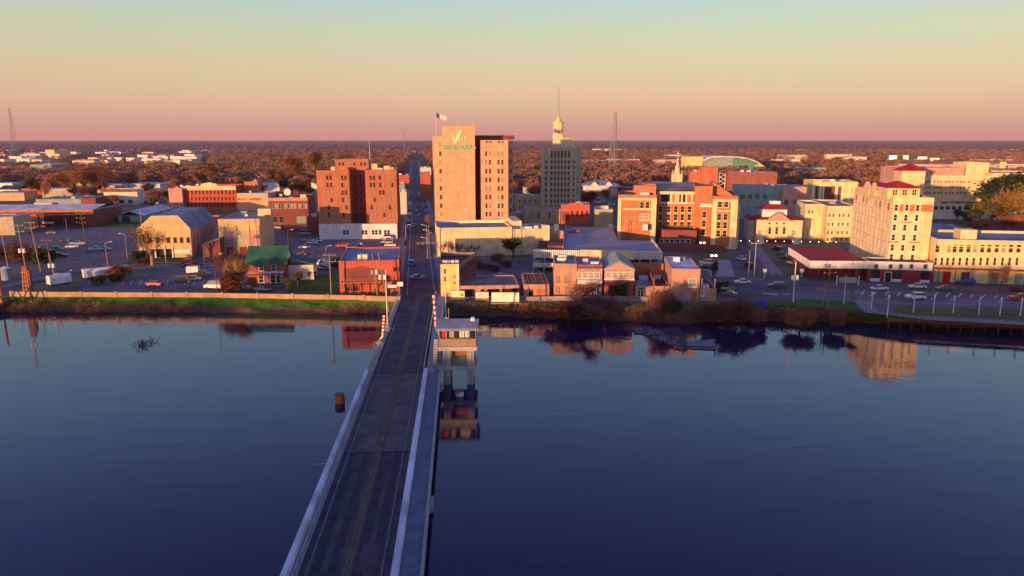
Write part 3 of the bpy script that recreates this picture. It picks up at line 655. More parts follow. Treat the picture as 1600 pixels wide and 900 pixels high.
for i in range(8):
    a, c2 = pts[i % 4], pts[(i+1) % 4]; t = .15+.6*(i//4); p = (lerp(lerp(a[0], c2[0], t), cx, .08), lerp(lerp(a[1], c2[1], t), cy, .08)); MB().box(p[0]-.2, p[0]+.2, p[1]-.2, p[1]+.2, 0, zz-1.9).build('column', 'maroon', S.root)
pi = [(lerp(p[0], cx, .25), lerp(p[1], cy, .3)) for p in pts]; MB().plan(pi, 0, zz-1.95).build('shopfront_wall', 'maroon', S.root)
# --- brick hotel with cream pilasters
S = Site('brick_hotel', 'large orange brick hotel with cream pilasters and central courtyard', 'hotel', 964, 384, 1046, 1149)
X = lambda px, z=12, yl=0: S.X(px, z, yl)
zt = S.Z(304.5, 1000); zb = S.Z(313, 1000); zb2 = S.Z(327, 1000)
xl, xr, w = X(1025), X(1112), S.w
S.block(0, xl, 0, 24, 0, zt, 'orange', 'rtan', .8, 'wall'); S.block(xr, w, 0, 34, 0, zt, 'orange', 'rtan', .8)
for a, b_ in ((0, X(970.5)), (X(1017), xl), (xr, X(1119.5)), (X(1141), w)): S.box('pilaster', 'cream', a, b_, -.35, -.004, 0, zb)
for a, b_ in ((0, xl), (xr, w)):
    S.box('cornice_band', 'cream', a, b_, -.45, -.004, zb+.01, zb+.9); S.box('string_course', 'cream', a+2.0, b_-2.0, -.25, -.004, zb2-.3, zb2+.3)
for px in (1002.5, 1011): S.win(X(px), S.Z(320, px)-1.4, 1.7, 2.6, 0, frame='cream'); S.win(X(px), S.Z(338.5, px)-1.5, 1.7, 2.8, 0, frame='cream', pane='blind')
for py in (318.5, 338.6, 351.6, 364.6):
    for px in (1124.8, 1134.8): S.win(S.F(px, 318.5)[0], S.F(px, py)[1]-1.4, 1.7, 2.6, 0, frame='cream')
S.box('base_course', 'pale', xr-.3, w+.3, -.6, -.36, 0, S.Z(386, 1130)); S.box('side_pier', 'cream', w+.003, w+1.2, 3, 30, 0, S.Z(322, 1150))
yc = 10
S.block(xl+.01, xr-.01, yc, 38, 0, S.F(1050, 298.5, yc)[1], 'orange', 'rtan', .4)
zc1, zc0 = S.F(1050, 300, yc)[1], S.F(1050, 317, yc)[1]
S.box('loggia_band', 'cream', xl+.02, xr-.02, yc-.3, yc-.004, zc1-.9, zc1+.2); S.box('loggia_band', 'cream', xl+.02, xr-.02, yc-.4, yc-.004, zc0-.4, zc0+.4)
for px in (1026, 1031, 1048, 1056, 1059.5, 1065, 1072, 1081): x = X(px, zc0, yc); S.box('loggia_column', 'cream', x-.35, x+.35, yc-.3, yc-.004, zc0+.4, zc1-.9)
for a, b_ in ((1032, 1047), (1067, 1071), (1060, 1064)): S.box('loggia_glass', 'glass', X(a, zc0, yc), X(b_, zc0, yc), yc-.06, yc-.005, zc0+.4, zc1-.9)
S.wpx([1032.3, 1045, 1056, 1066.5, 1077.5], [327, 339.5, 351.5], 1.7, 2.6, yc, frame='cream')
# upper set-backs and the big grey roof
S.block(X(993.5, 22, 6), xl-.5, 6, 17, zt-.9, S.F(1000, 289.5, 6)[1], 'orange', 'rtan', .4, 'upper_storey')
S.block(X(1086, 22, 6), xr+.2, 5.5, 30, 0, S.F(1100, 290, 9)[1], 'orange', 'rtan', .6, 'inner_wing')
S.block(X(1093, 12, 2.5), xr-.02, 2.5, 5.4, 0, S.Z(324, 1100, 2.5), 'orange', 'rtan', .4, 'inner_wing', cap='cream')
S.wpx([1100.5], [335.5, 349.5, 362.5], 1.7, 2.6, 2.5, frame='cream')
[S.win(X(1086, 22, 6), z, 1.4, 2.5, 7.8, 'L', frame='cream') for z in (S.Z(340, 1090, 6), S.Z(353, 1090, 6), S.Z(327, 1090, 6))]
zr_ = S.F(1050, 298.5, yc)[1]
q = MB(); q.face([(X(993, zr_, 10.5), 10.5, zr_+.3), (X(1092, zr_, 10.5), 10.5, zr_+.3), (X(1090, zr_, 44), 44, zr_+1.8), (X(998, zr_, 44), 44, zr_+1.8)]); q.face([(X(998, zr_, 44), 44, zr_+1.8), (X(1090, zr_, 44), 44, zr_+1.8), (X(1090, zr_, 44), 44, 0), (X(998, zr_, 44), 44, 0)])
S.block(X(990, 20, 26), xl+.4, 24.1, 44, 0, zt+2.2, 'orange', 'rtan', .4, 'rear_wing'); q.build('main_roof', 'rtan', S.root)
q = MB(); zz = S.F(1130, 289, 12)[1]; q.prism([(xr+.4, zt-.8), (w-.4, zt-.8), (w-7, zz), (xr+.4, zz+1.2)], 10, 30); q.build('gable_roof', 'orange', S.root)
for px in (1004, 1011): x = X(px, zt, 3); S.box('air_conditioner', 'white', x-.9, x+.9, 2.5, 4, zt-.8, zt+.7)
for px in (1098, 1104, 1109): x = X(px, 19, 4); S.box('air_conditioner', 'white', x-.8, x+.8, 4, 5.5, S.Z(324, 1100, 2.5), S.Z(324, 1100, 2.5)+1.3)
zt3 = S.Z(359.5, 1060, -5); xa, xb_ = X(1033, 3, -5), X(1088, 3, -5)
S.block(xa, xb_, -5, yc, 0, zt3, 'darkbrick', 'rdark', .6, 'entrance_hall')
for px in (1038, 1054.6, 1071):
    for o_ in (-1.1, 1.1): S.win(X(px, 3, -5)+o_, S.Z(379, px, -5)-1.4, 1.5, 2.8, -5, frame='white', sill=False)
S.box('terrace_wall', 'darkbrick', xl-4, X(1133, 1, -9), -9, -5.01, 0, 2.3); S.box('lamp_shed', 'white', X(1004, 8, -4), X(1012, 8, -4), -4, -2, 7.0, 9.3)
# --- big yellow hospital block far right
S = Site('hospital_block', 'wide yellow hospital block with three window rows and roof plant box', 'hospital', 1440, 338, 930, 1541)
X = lambda px, z=12, yl=0: S.X(px, z, yl)
zt = S.Z(274, 1480); zm = S.Z(310, 1480)
S.block(0, S.w, 0, 30, 0, zt, 'cream', 'rtan', .6); S.block(S.w+.01, X(1720, 20, -1), -1, 30, 0, S.Z(270, 1570), 'cream', 'rtan', .6)
S.block(X(1398, 20, 6), X(1505, 20, 6), 6, 28, 5, S.Z(262, 1480, 6), 'pink', 'rtan', .4, 'upper_storey'); S.block(X(1508, 20, 8), X(1543, 20, 8), 8, 24, zt-1, S.Z(254, 1520, 8), 'cream', 'rtan', .4, 'plant_room')
for py in (284, 293, 301.5):
    S.wpx([1442+i*5.2+(i//3)*2.5 for i in range(13)], [py], 1.3, 1.2, 0, frame='cream', sill=False)
S.box('string_course', 'stone2', 0, S.w, -.3, -.004, zt-3.2, zt-2.7)
zq = S.Z(318, 1480, -14); S.block(X(1448, 8, -14), X(1560, 8, -14), -14, -.5, 0, zq, 'pale', 'asphalt', .9, 'parking_deck')
S.wpx([1453+i*9.3 for i in range(10)], [325], 2.2, 2.0, -14, frame='pale', sill=False)
q_ = S.root.matrix_basis @ Vector((0, -13, 0)); DECK = (zq-.9, q_.y-2)
S = Site('red_roofed_tower', 'square cream tower with red pyramid roof behind cream hotel', 'tower', 1402, 345, 980, 1438)
zt = S.Z(267, 1420); S.box('wall', 'cream', 0, S.w, 0, S.w, 0, zt); q = MB(); hip(q, 0, S.w, 0, S.w, zt+.25, S.Z(255, 1420, 5), 1.0, 0); q.build('roof', 'rred', S.root)
# --- cream row on the far right river street
S = Site('balcony_row_building', 'long cream two storey row with rusty balcony and red and purple doors', 'row building', 1458, 440.5, 1010, 1600)
S.w = S.X(1760, 3); zt = S.Z(374, 1480); zb = S.Z(418, 1480); w = S.w
S.block(0, w, 0, 26, 0, zt, 'cream', 'rblue', .8, cap='white', units=0)
S.box('roof_house', 'cream', S.X(1500, zt, 4), S.X(1526, zt, 4), 4, 9, zt-.8, S.Z(359, 1510, 4)); S.box('cornice_band', 'yellow', 0, w, -.2, -.004, zt-2.1, zt-1.8)
S.box('balcony', 'rust', -.3, w, -2.4, -.004, zb-.25, zb); q = MB()
for k in (.5, 1.0): q.box(-.3, w, -2.4, -2.34, zb+k-.05, zb+k)
for i in range(60): x = -.3+w*i/60; q.box(x, x+.05, -2.4, -2.34, zb, zb+1)
q.build('balcony_railing', 'rust', S.root)
for i in range(11): x = .2+w*i/11; S.box('balcony_post', 'wood', x, x+.18, -2.35, -2.17, 0, zb-.26)
for k, px in enumerate((1464.5, 1483, 1491.5, 1501.5, 1513, 1523.5, 1534.5, 1545, 1557, 1568, 1579, 1591)): S.win(S.X(px, zt-3), S.Z(389, px)-1.15, 1.35, 2.5, 0, frame='yellow', pane='blind' if k in (1, 5, 9) else 'glass')
for px in (1462, 1471.5, 1480.5, 1489.5, 1499.5, 1510.5, 1521, 1532, 1542.5, 1554, 1566, 1577, 1588.5): S.win(S.X(px, zb+2), S.Z(408.5, px)-1.2, .85, 2.4, 0, frame='cream', pane='glass', sill=False)
for px, m_, a in ((1464, 'teal', 1.1), (1478.5, 'red', 1.1), (1508, 'purple', 1.15), (1525, 'pale', 1), (1553, 'plank', .9), (1591, 'teal', 1.0)):
    x = S.X(px, 1.5); S.box('door', m_, x-a, x+a, -.12, -.004, 0, 3.3)
# rear cream block behind the row, back left
S = Site('side_annex', 'narrow cream annex with slit windows between hotel and row building', 'annex', 1444.5, 429, 1010, 1462)
S.block(0, S.w, 0, 16, 0, S.Z(371, 1450), 'cream', 'rblue', .5); S.wpx([1447.5, 1451.5, 1455.5], [391], .6, 2.6, 0, frame='stone2', sill=False)
# ================================================================ the lower buildings, left bank side first
def simple(name, label, cat, x0, x1, yb, yt, vpx, depth, wall, roof, par=.5, cap=None, units=2, group=None):
    S = Site(name, label, cat, x0, yb, vpx, x1, group); S.h = S.Z(yt, (x0+x1)/2); S.D = depth
    S.block(0, S.w, 0, depth, 0, S.h, wall, roof, par, cap=cap, units=units); return S
# long store far left
S = Site('long_store', 'long maroon store with pale roof and lit eave on the far left', 'store', -60, 357, 706, 144)
zt = S.Z(329, 60); w = S.w
S.box('wall', 'darkbrick', 0, w, 3, 34, 0, zt-.2); q = MB(); q.face([(-.5,2.5,zt),(w+.3,2.5,zt),(w+.3,17,zt+1.6),(-.5,17,zt+1.6)]); q.face([(-.5,17,zt+1.6),(w+.3,17,zt+1.6),(w+.3,34.5,zt),(-.5,34.5,zt)]); q.box(-.5,w+.3,2.5,34.5,zt-.25,zt-.01); q.build('roof', 'rwhite', S.root)
S.box('eave_fascia', 'orange', -.5, w+.3, 1.8, 2.49, zt-.9, zt+.05); S.box('canopy', 'pink', -.4, w, .2, 2.9, zt-2.3, zt-2.0)
S.box('shop_window', 'glass', 3, w-6, 2.9, 2.99, .6, zt-3.6); S.box('sign_panel', 'signw', S.X(66, 4, 2.8), S.X(84, 4, 2.8), 2.6, 2.88, S.Z(348, 75, 2.8)-.4, S.Z(348, 75, 2.8)+.4)
for i in range(16): x = 2+i*(w-4)/15; MB().box(x, x+.25, .4, .65, 0, zt-2.3).build('canopy_post', 'maroon', S.root)
simple('beige_shed', 'low beige windowless shed in front of the long store', 'shed', -40, 24, 368, 339, 690, 14, 'stone', 'rwhite', .3)
S = simple('grey_warehouse', 'grey sided warehouse with brick end behind the long store', 'warehouse', 57, 129, 326, 311, 700, 28, 'teal', 'rtan', .3)
S.block(S.w+.02, S.X(151, 3), -1, 26, 0, S.h+.6, 'darkbrick', 'rtan', .3, 'brick_end'); S.box('office_bay', 'cream', .5, S.X(82, 3, -2), -3, -.02, 0, S.h-2)
S = simple('orange_topped_shop', 'pale shop with orange lit parapet standing in the far left lot', 'shop', 164, 216, 320, 296, 690, 12, 'pale', 'rtan', .4)
S.box('parapet_band', 'rust', -.2, S.w+.2, -.3, -.004, S.h-1.7, S.h+.2); S.wpx([178, 190, 204], [315], 3.2, 2.4, 0, frame='pale', sill=False)
S = Site('teal_shed', 'long low teal shed with whitish sloping roof right of long store', 'shed', 185, 347, 700, 224)
zt = S.Z(337, 200); S.box('wall', 'teal', 0, S.w, 0, 40, 0, zt); q = MB(); gable(q, 0, S.w, 0, 40, zt+.1, zt+2.2, 'y', .6); q.build('roof', 'rwhite', S.root); S.box('door', 'rdark', 2, 6, -.05, -.004, 0, 3)
# tan warehouse with clipped gable
S = Site('clipped_gable_hall', 'tan brick hall with clipped gable front and dark metal roof', 'hall', 218, 404, 613, 301)
w = S.w; zsh = S.Z(358, 218); zt = S.Z(337, 250); L = 38; xa, xb_ = S.X(236, zt), S.X(277, zt)
q = MB(); q.prism([(0, 0), (w, 0), (w, zsh), (xb_, zt), (xa, zt), (0, zsh)], 0, .5); q.build('front_wall', 'honey', S.root)
S.box('side_wall', 'pink', w-.5, w-.003, .51, L, 0, zsh-.3); S.box('side_wall', 'pink', 0, .5, .51, L, 0, zsh-.3); S.box('rear_wall', 'pink', .5, w-.5, L-.5, L, 0, zsh-.3)  # side walls darker than the front, their shade put into the colour
q = MB(); q.prism([(.1, zsh-.3), (w-.1, zsh-.3), (xb_, zt-.35), (xa, zt-.35)], .52, L+.3); q.build('roof', 'rblue', S.root)
q = MB(); q.box(0, w, -.15, -.004, zsh-.1, zsh+.1)
S.wpx([234, 246, 263, 273.5, 283.5, 294], [375], 1.15, 1.9, 0, frame='rust', sill=True)
for px, a in ((238, 1.6), (253, 2.2), (264, 1.8), (248, .5)): x = S.X(px, 2); S.box('shopfront', 'glass', x-a, x+a, -.08, -.004, .2, 3.3)
for px in (222, 230, 243, 258, 270, 299): x = S.X(px, 2); S.box('pier', 'pale', x-.25, x+.25, -.25, -.004, 0, 4.4)
x0 = S.X(273, 2); S.box('white_banner', 'signw', x0, S.X(298, 2), -.5, -.3, 1.6, 3.0)
for k in range(7): S.win(w, 4.6, 1.2, 2.2, 4+k*5, 'R', frame='pink'); S.win(w, 1.2, 1.2, 2.0, 4+k*5, 'R', frame='pink') if k % 2 else None
# cream block with faded panels, the lower front's shade put into their colour
S = simple('faded_mural_building', 'cream box shaped building with four faded and shade-toned wall panels on the front', 'building', 344.5, 409, 398, 342, 640, 28, 'honey', 'rgrey', .5, cap='darkbrick')
for a, b_, m_ in ((349, 366, 'pink'), (368, 384, 'stone'), (386, 398, 'pink'), (400, 409, 'pink')): S.box('faded_shade_panel', m_, S.X(a, 6), min(S.X(b_, 6), S.w-.2), -.08, -.004, 1.2, S.Z(361, 380))
for px in (351, 370, 390, 405): x = S.X(px, 8); S.box('drain_pipe', 'grey', x-.1, x+.1, -.25, -.09, 1, S.Z(352, 380))
for px in (360, 380): x = S.X(px, 1.5); S.box('door', 'maroon', x-1.3, x+1.3, -.15, -.004, 0, 2.8)
S.box('roof_house', 'cream', S.X(403, S.h, 15), S.X(423, S.h, 15), 15, 19, S.h-.5, S.Z(327.5, 410, 15)+.3)
for k in range(3): S.win(S.w, 1.2, .9, 2.4, 16+k*3, 'R', frame='pale')
S = Site('brick_lean_to', 'low brick lean-to with grey roof beside the faded panel building', 'annex', 320, 402, 640, 345)
q = MB(); q.prism([(0,0),(S.w,0),(S.w,S.Z(374,340)),(0,S.Z(383,322))], 0, 14); q.build('wall', 'darkbrick', S.root); q = MB(); q.prism([(-.4,S.Z(383,322)),(S.w,S.Z(374,340)),(S.w,S.Z(374,340)+.3),(-.4,S.Z(383,322)+.3)], -.5, 14.3); q.build('roof', 'rtan', S.root)
# green roofed house
S = Site('green_roofed_house', 'red brick house with steep green roof, white gable and porch', 'house', 388, 443, 648, 448)
w = S.w; zt = S.Z(411, 420); D = 10.5; zrg = S.Z(385, 425, D/2)
S.box('wall', 'housebrick', 0, w, 0, D, 0, zt-.1); q = MB(); gable(q, 0, w, 0, D, zt, zrg, 'x', .5); q.build('roof', 'rgreen', S.root)
for xx in (w-.02,): q = MB(); q.v = [(xx,0,zt-.1),(xx,D,zt-.1),(xx,D/2,zrg-.1),(xx+.12,0,zt-.1),(xx+.12,D,zt-.1),(xx+.12,D/2,zrg-.1)]; q.f = [(0,2,1),(3,4,5),(0,1,4,3),(1,2,5,4),(2,0,3,5)]; q.m = [0]*5; q.build('gable_wall', 'white', S.root)
S.box('wall_wing', 'pale', w+.1, w+7.5, 3.5, D+1, 0, zt-1.4); q = MB(); q.prism([(w+.1,zt+.5),(w+8,zt-1.3),(w+8,zt-1.05),(w+.1,zt+.75)], 3, D+1.5); q.build('wing_roof', 'rgreen', S.root)
S.wpx([408, 428], [418.5], 1.5, 2.0, 0, frame='white', sill=False); S.wpx([408, 426, 434], [436], 1.6, 2.3, 0, frame='white', sill=False)
xq = S.X(414, 3); S.box('porch_roof', 'white', xq, S.X(444, 3), -2.4, -.01, 3.3, 3.55); [S.box('porch_post', 'white', x, x+.18, -2.3, -2.1, 0, 3.3) for x in np.linspace(xq+.1, S.X(443, 3)-.2, 4)]
S.box('porch_deck', 'redbrick', -.2, xq-.2, -1.8, -.01, 2.6, 2.85); q = MB()
for k in (.45, .9): q.box(-.2, xq-.2, -1.8, -1.72, 2.85+k-.06, 2.85+k)
q.build('porch_railing', 'white', S.root)
# red arcade building and cream sign building behind
S = simple('red_arcade_building', 'wide red three storey building with golden curved parapet', 'building', 288, 371, 330, 291, 660, 22, 'redbrick', 'rgrey', .8)
S.box('cornice', 'cream', -.1, S.w+.1, -.5, -.004, S.Z(297, 330), S.h+.2); q = MB(); xm = S.w/2
q.prism([(xm-5, S.h), (xm+5, S.h), (xm+4.2, S.h+1.5), (xm, S.h+2.3), (xm-4.2, S.h+1.5)], -.3, .2); q.build('pediment', 'cream', S.root)
xs = [294+i*5.9 for i in range(13)]
S.wpx(xs, [300.5], 1.15, 2.3, 0, frame='redbrick', arch=True, sill=False); S.wpx(xs, [310.5], 1.15, 2.3, 0, frame='redbrick', sill=False); S.wpx(xs, [320], 1.2, 2.4, 0, frame='darkbrick', sill=False)
simple('beige_side_block', 'plain beige block attached left of the red parapet building', 'building', 266, 287, 331, 294, 660, 20, 'pink', 'rgrey', .5)
S = simple('chamber_building', 'cream flat building with dark sign lettering and pale roof', 'building', 356, 420, 329, 302, 830, 16, 'tan', 'rwhite', .3)
S.D2 = None; text(S, 'MONROE CHAMBER', 2.15, S.X(385, 5), S.Z(313, 385), -.1, 'maroon', name='sign_letters', stretch=.95); S.box('sign_emblem', 'sign', S.X(360.5, 5), S.X(363, 5), -.2, -.02, S.Z(313.5, 362), S.Z(308, 362))
S.box('ground_floor', 'maroon', .3, S.w-.3, .5, .8, 0, 2)
simple('roof_lift_house', 'orange box shaped building with one dark door behind cream sign building', 'building', 384, 405.5, 326, 284, 700, 8, 'orange', 'rtan', .3).wpx([400], [291], 1.2, 2.2, 0, frame='orange', sill=False)
S = simple('brick_shop_row', 'dark brick two storey shops with cream parapet band left of brick tower', 'shop', 421, 483, 352, 309, 650, 26, 'darkbrick', 'rdark', .6)
S.box('parapet_band', 'pink', 0, S.w, -.2, -.004, S.Z(314, 450), S.h+.1); S.wpx([427, 432, 437, 446, 451, 456, 461, 468, 473, 478], [322], 1.1, 2.4, 0, frame='pale', panes=('glass', 'blind'), sill=False)
S.wpx([430, 440], [343], 2.4, 2.8, 0, frame='plank', sill=False); S.wpx([470], [344], 3.6, 3.6, 0, frame='teal', pane=('blind') and None or None) if False else None
S.box('shopfront', 'teal', S.X(464, 2), S.X(478, 2), -.1, -.004, .8, 4.2); S.box('roof_unit', 'cream', S.X(469, S.h, 5), S.X(478, S.h, 5), 5, 7, S.h-.5, S.h+1.2)
simple('dark_gabled_store', 'low dark brick store with stepped parapet beside brick tower', 'store', 481, 501, 366, 339, 648, 14, 'darkbrick', 'rdark', .4)
p = PY(449, 300, 345); r = empty('satellite_dish', (p.x, p.y, S.h-.6), 0, 'large round white satellite dish on the dark brick shop roof', 'satellite dish')
q = MB(); q.cyl((0,0,0), (0,0,2), .2)
q.build('mount', 'grey', r); q = MB()
for i in range(4):
    a0, a1 = i*.4, (i+1)*.4; q.cyl((0, .5-.55*(1-math.cos(a0))*.6, p.z-S.h+.6), (0, .5-.55*(1-math.cos(a1))*1.2-.1, p.z-S.h+.6), 1.6*math.cos(math.pi/2-.4-i*.39) if i else .6, 1.6*(.6+.133*i), 20)
q.build('dish', 'white', r)
# red riverside restaurant
S = Site('red_riverside_restaurant', 'bright red painted restaurant with mural and timber stair facing river', 'restaurant', 531.5, 461, 648, 625)
zt = S.Z(407, 580); w = S.w
S.block(0, w, 0, 26, 0, zt, 'redpaint', 'rblue', .5, cap='pink'); S.box('roof_unit', 'sign', S.X(559, zt, 5), S.X(574, zt, 5), 4.6, 7, zt-.4, zt+.9)
q = MB(); pts = [S.F(px, py) for px, py in ((537, 450), (537, 418), (550, 419), (566, 415), (584, 420), (598, 421), (606, 430), (606, 440))]; q.prism(pts, -.06, -.004); q.build('mural', 'darkbrick', S.root)
z1 = S.Z(437, 570); S.box('deck', 'redpaint', .6, S.X(600, 3), -3.4, -.07, z1-.3, z1); q = MB()
for k in (.5, 1.0): q.box(.6, S.X(600, 3), -3.4, -3.32, z1+k-.07, z1+k)
for i in range(14): x = .6+i*(S.X(600, 3)-.6)/13.2; q.box(x, x+.08, -3.4, -3.32, z1, z1+1)
q.build('deck_railing', 'pink', S.root)
for i in range(6): x = .8+i*2.2; S.box('deck_post', 'rust', x, x+.2, -3.3, -3.1, 0, z1-.3)
q = MB(); xa = S.X(604, 1)
for i in range(9): q.box(xa-4.6+i*.42, xa-4.1+i*.42, -4.8, -3.5, z1*i/9, z1*(i+1)/9-.02)
q.build('stair', 'wood', S.root)
S.wpx([545, 556], [450], 2.2, 1.8, 0, frame='rust', sill=False); S.box('vent_hood', 'steel', S.X(598, 3), S.X(604, 3), -1.2, -.07, 3.4, 5.2)
for k in range(5): S.win(w, 5.2, 1.1, 1.8, 3+k*4.6, 'R', frame='redpaint'); S.win(w, 1.2, 1.3, 2.3, 3+k*4.6, 'R', frame='redpaint')
# ---------------- right of the street
# wedge-shaped yellow corner building
S = Site('yellow_corner_building', 'narrow bright yellow corner building with shade painted on its long side', 'corner building', 689.5, 464, 648, 717)
zt = S.Z(413, 700); b0 = S.T(688, 394, zt); b1 = S.T(744, 394, zt); fr = (S.w, 0)
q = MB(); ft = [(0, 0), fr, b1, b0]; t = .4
q.plan(ft, 0, zt-1.0, 0, 1); q.build('side_wall', ['darkbrick', 'rdark'], S.root)  # shade of the sides away from the sun put into dark brick
cx, cy = (S.w+b0[0]+b1[0])/4, (b0[1]+b1[1])/4
q = MB()
for i in range(4):
    a, c = ft[i], ft[(i+1) % 4]; ai, ci = (lerp(a[0], cx, .05), lerp(a[1], cy, .03)), (lerp(c[0], cx, .05), lerp(c[1], cy, .03)); q.plan([a, c, ci, ai], zt-1.0, zt, 0)
q.build('parapet', 'plank', S.root)
S.box('front_wall', 'yellow', -.1, S.w+.05, -.3, -.01, 0, zt+.1); S.box('corner_quoin', 'signw', S.w-.5, S.w+.1, -.4, -.31, 0, zt)
S.wpx([695], [424, 436], .6, 1.3, -.3, frame='yellow', pane='glass'); S.wpx([710], [432, 442], .5, .7, -.3, frame='yellow', sill=False)
for px in (694, 700, 707, 714): x = S.X(px, zt, 4); S.box('air_conditioner', 'signw', x-.5, x+.5, 4, 5.6, zt-1, zt+.35)
d_ = Vector((b1[0]-fr[0], b1[1]-fr[1])); Ln = d_.length; an = math.atan2(d_.y, d_.x)
for k in range(8):
    p = Vector(fr)+d_*((k+.7)/8.4)
    for z in (1.2, 5.4): o_ = link('window', winmesh(.9, 1.9, 'rust', 'glass'), S.root, (p.x+.02, p.y-.02, z), an)
# low pink walled deck behind the billboards
S = Site('orange_arcade_shop', 'low orange arcade with dark bays behind the billboards', 'shop', 719, 466, 700, 811)
zt = S.Z(446, 760); S.block(0, S.w, 0, 15, 0, zt, 'brickpale', 'asphalt', .25, cap='pink')
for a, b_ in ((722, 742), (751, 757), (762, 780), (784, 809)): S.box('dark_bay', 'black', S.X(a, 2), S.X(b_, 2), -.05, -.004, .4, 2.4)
def board(px0, px1, y0, y1, yfoot, m, label, txt=None):
    a = P(px0, yfoot, 0); u = (px1-px0)/FPX*(a.y*CP+H*SP); z0 = PY(px0, y1, a.y).z; z1 = PY(px0, y0, a.y).z
    r = empty('billboard', a, 0, label, 'billboard'); MB().box(0, u, -.15, .15, z0, z1).build('face', m, r); f_ = MB()
    f_.box(-.1, u+.1, -.2, .2, z0-.15, z0-.01); f_.box(-.1, u+.1, -.2, .2, z1+.01, z1+.12); f_.build('frame', 'rust', r)
    for k in (.15, .5, .85): MB().box(u*k-.1, u*k+.1, .16, .36, -1, z1-.3).build('post', 'rust', r)
    MB().box(-.2, u+.2, -1.0, -.22, z0-.35, z0-.2).build('catwalk', 'brickpale', r)
    return r, u, z0, z1
r, u, z0, z1 = board(706, 726, 454.5, 464.5, 469, 'sign', 'small yellow billboard with faint marks below the yellow corner building')
q = MB(); q.box(u*.1, u*.35, -.17, -.151, lerp(z0,z1,.55), lerp(z0,z1,.65)); q.box(u*.55, u*.62, -.17, -.151, lerp(z0,z1,.4), lerp(z0,z1,.7)); q.box(u*.7, u*.9, -.17, -.151, lerp(z0,z1,.2), lerp(z0,z1,.6)); q.build('poster_mark', 'terra', r)
r, u, z0, z1 = board(743.5, 763.5, 456.5, 466, 470, 'signw', 'middle pale billboard with a diagonal dark picture')
q = MB(); q.prism([(u*.15, lerp(z0,z1,.25)), (u*.5, lerp(z0,z1,.6)), (u*.5, lerp(z0,z1,.8)), (u*.15, lerp(z0,z1,.4))], -.17, -.151); q.build('poster_mark', 'plank', r)
board(768, 811, 457, 471.5, 474.5, 'boardpale', 'largest blank yellow green billboard at the river edge')
# orange ruin with rusty roof
S = Site('rusty_roofed_shed', 'low orange brick shed with collapsed rusty roof', 'shed', 819, 468, 760, 858)
zt = S.Z(443, 840); S.block(0, S.w, 0, 17, 0, zt-.2, 'brickpale', 'rust', .3); S.box('door', 'black', 1.2, 2.4, -.06, -.004, 0, 2.2); S.box('patch', 'terra', 3.4, 5.8, -.05, -.004, .4, 2.8)
q = MB(); 
for i in range(9): x = .5+i*(S.w-1)/9; q.box(x, x+.12, .4, 16.5, zt-.1+.5*math.sin(i*2.1), zt+.05+.5*math.sin(i*2.1))
q.build('roof_beam', 'plank', S.root)
# blue roofed brick, arch buildings
S = simple('blue_roofed_brick_building', 'tall plain brick river building with two blue roof bays', 'building', 865, 900.5, 466, 412, 850, 15, 'brickpale', 'rblue', .45, cap='pink')
S.box('roof_divider', 'pink', S.w*.47, S.w*.5, .4, 14.6, S.h-.5, S.h); S.wpx([872, 886], [436, 452], .9, 1.5, 0, frame='rust', pane='blind'); S.box('downpipe', 'grey', S.w*.62, S.w*.66, -.15, -.004, 0, S.h)
S = simple('arched_gallery_building', 'middle brick building with four white framed arches and balcony', 'building', 901.5, 940, 466, 414, 860, 15, 'pink', 'rblue', .6)
S.box('upper_wall', 'darkbrick', 0, S.w, -.12, -.004, S.Z(420, 920), S.h-.1)
def arches(S, pxs, ya, yb, m, r_=1.0):
    for px in pxs: x, z = S.F(px, yb); S.win(x, z, r_*2, S.F(px, ya)[1]-z-r_, -.13, frame=m, pane='blind', arch=True, sill=False, name='arched_window')
arches(S, [905.5, 914.5, 923.5, 933], 420.5, 435, 'signw', .72)
S.box('balcony', 'white', 0, S.w, -1.2, -.14, S.Z(437, 920)-1.0, S.Z(437, 920)); S.box('lower_wall', 'darkbrick', .2, S.w-.2, -.1, -.004, 0, S.Z(443, 920)); S.wpx([908, 917, 926, 935], [455], 1.0, 1.8, -.1, frame='signw', sill=False)
S = Site('gabled_arch_building', 'pink gabled river building with grey green roof and four arches', 'building', 943.5, 466, 870, 989.5)
w = S.w; zt = S.Z(421, 960); zg = S.Z(409, 966); D = 17
S.box('side_wall', 'pink', 0, w, .02, D, 0, zt-.2); q = MB(); q.prism([(0, S.Z(437, 960)), (w, S.Z(437, 960)), (w, zt), (w/2, zg), (0, zt)], -.4, 0); q.build('front_wall', 'pink', S.root)
q = MB(); gable(q, 0, w, .3, D, zt, zg+.1, 'y', .35); q.build('roof', 'teal', S.root); S.box('lower_wall', 'redpaint', 0, w, -.3, -.004, 0, S.Z(438, 960)); S.box('string_course', 'white', -.1, w+.1, -.6, -.41, S.Z(437, 960), S.Z(434.5, 960))
for px in (951, 961, 970.5, 980.5): x, z = S.F(px, 433); S.win(x, z, 1.45, 1.5, -.4, frame='signw', pane='blind', arch=True, sill=False, name='arched_window')
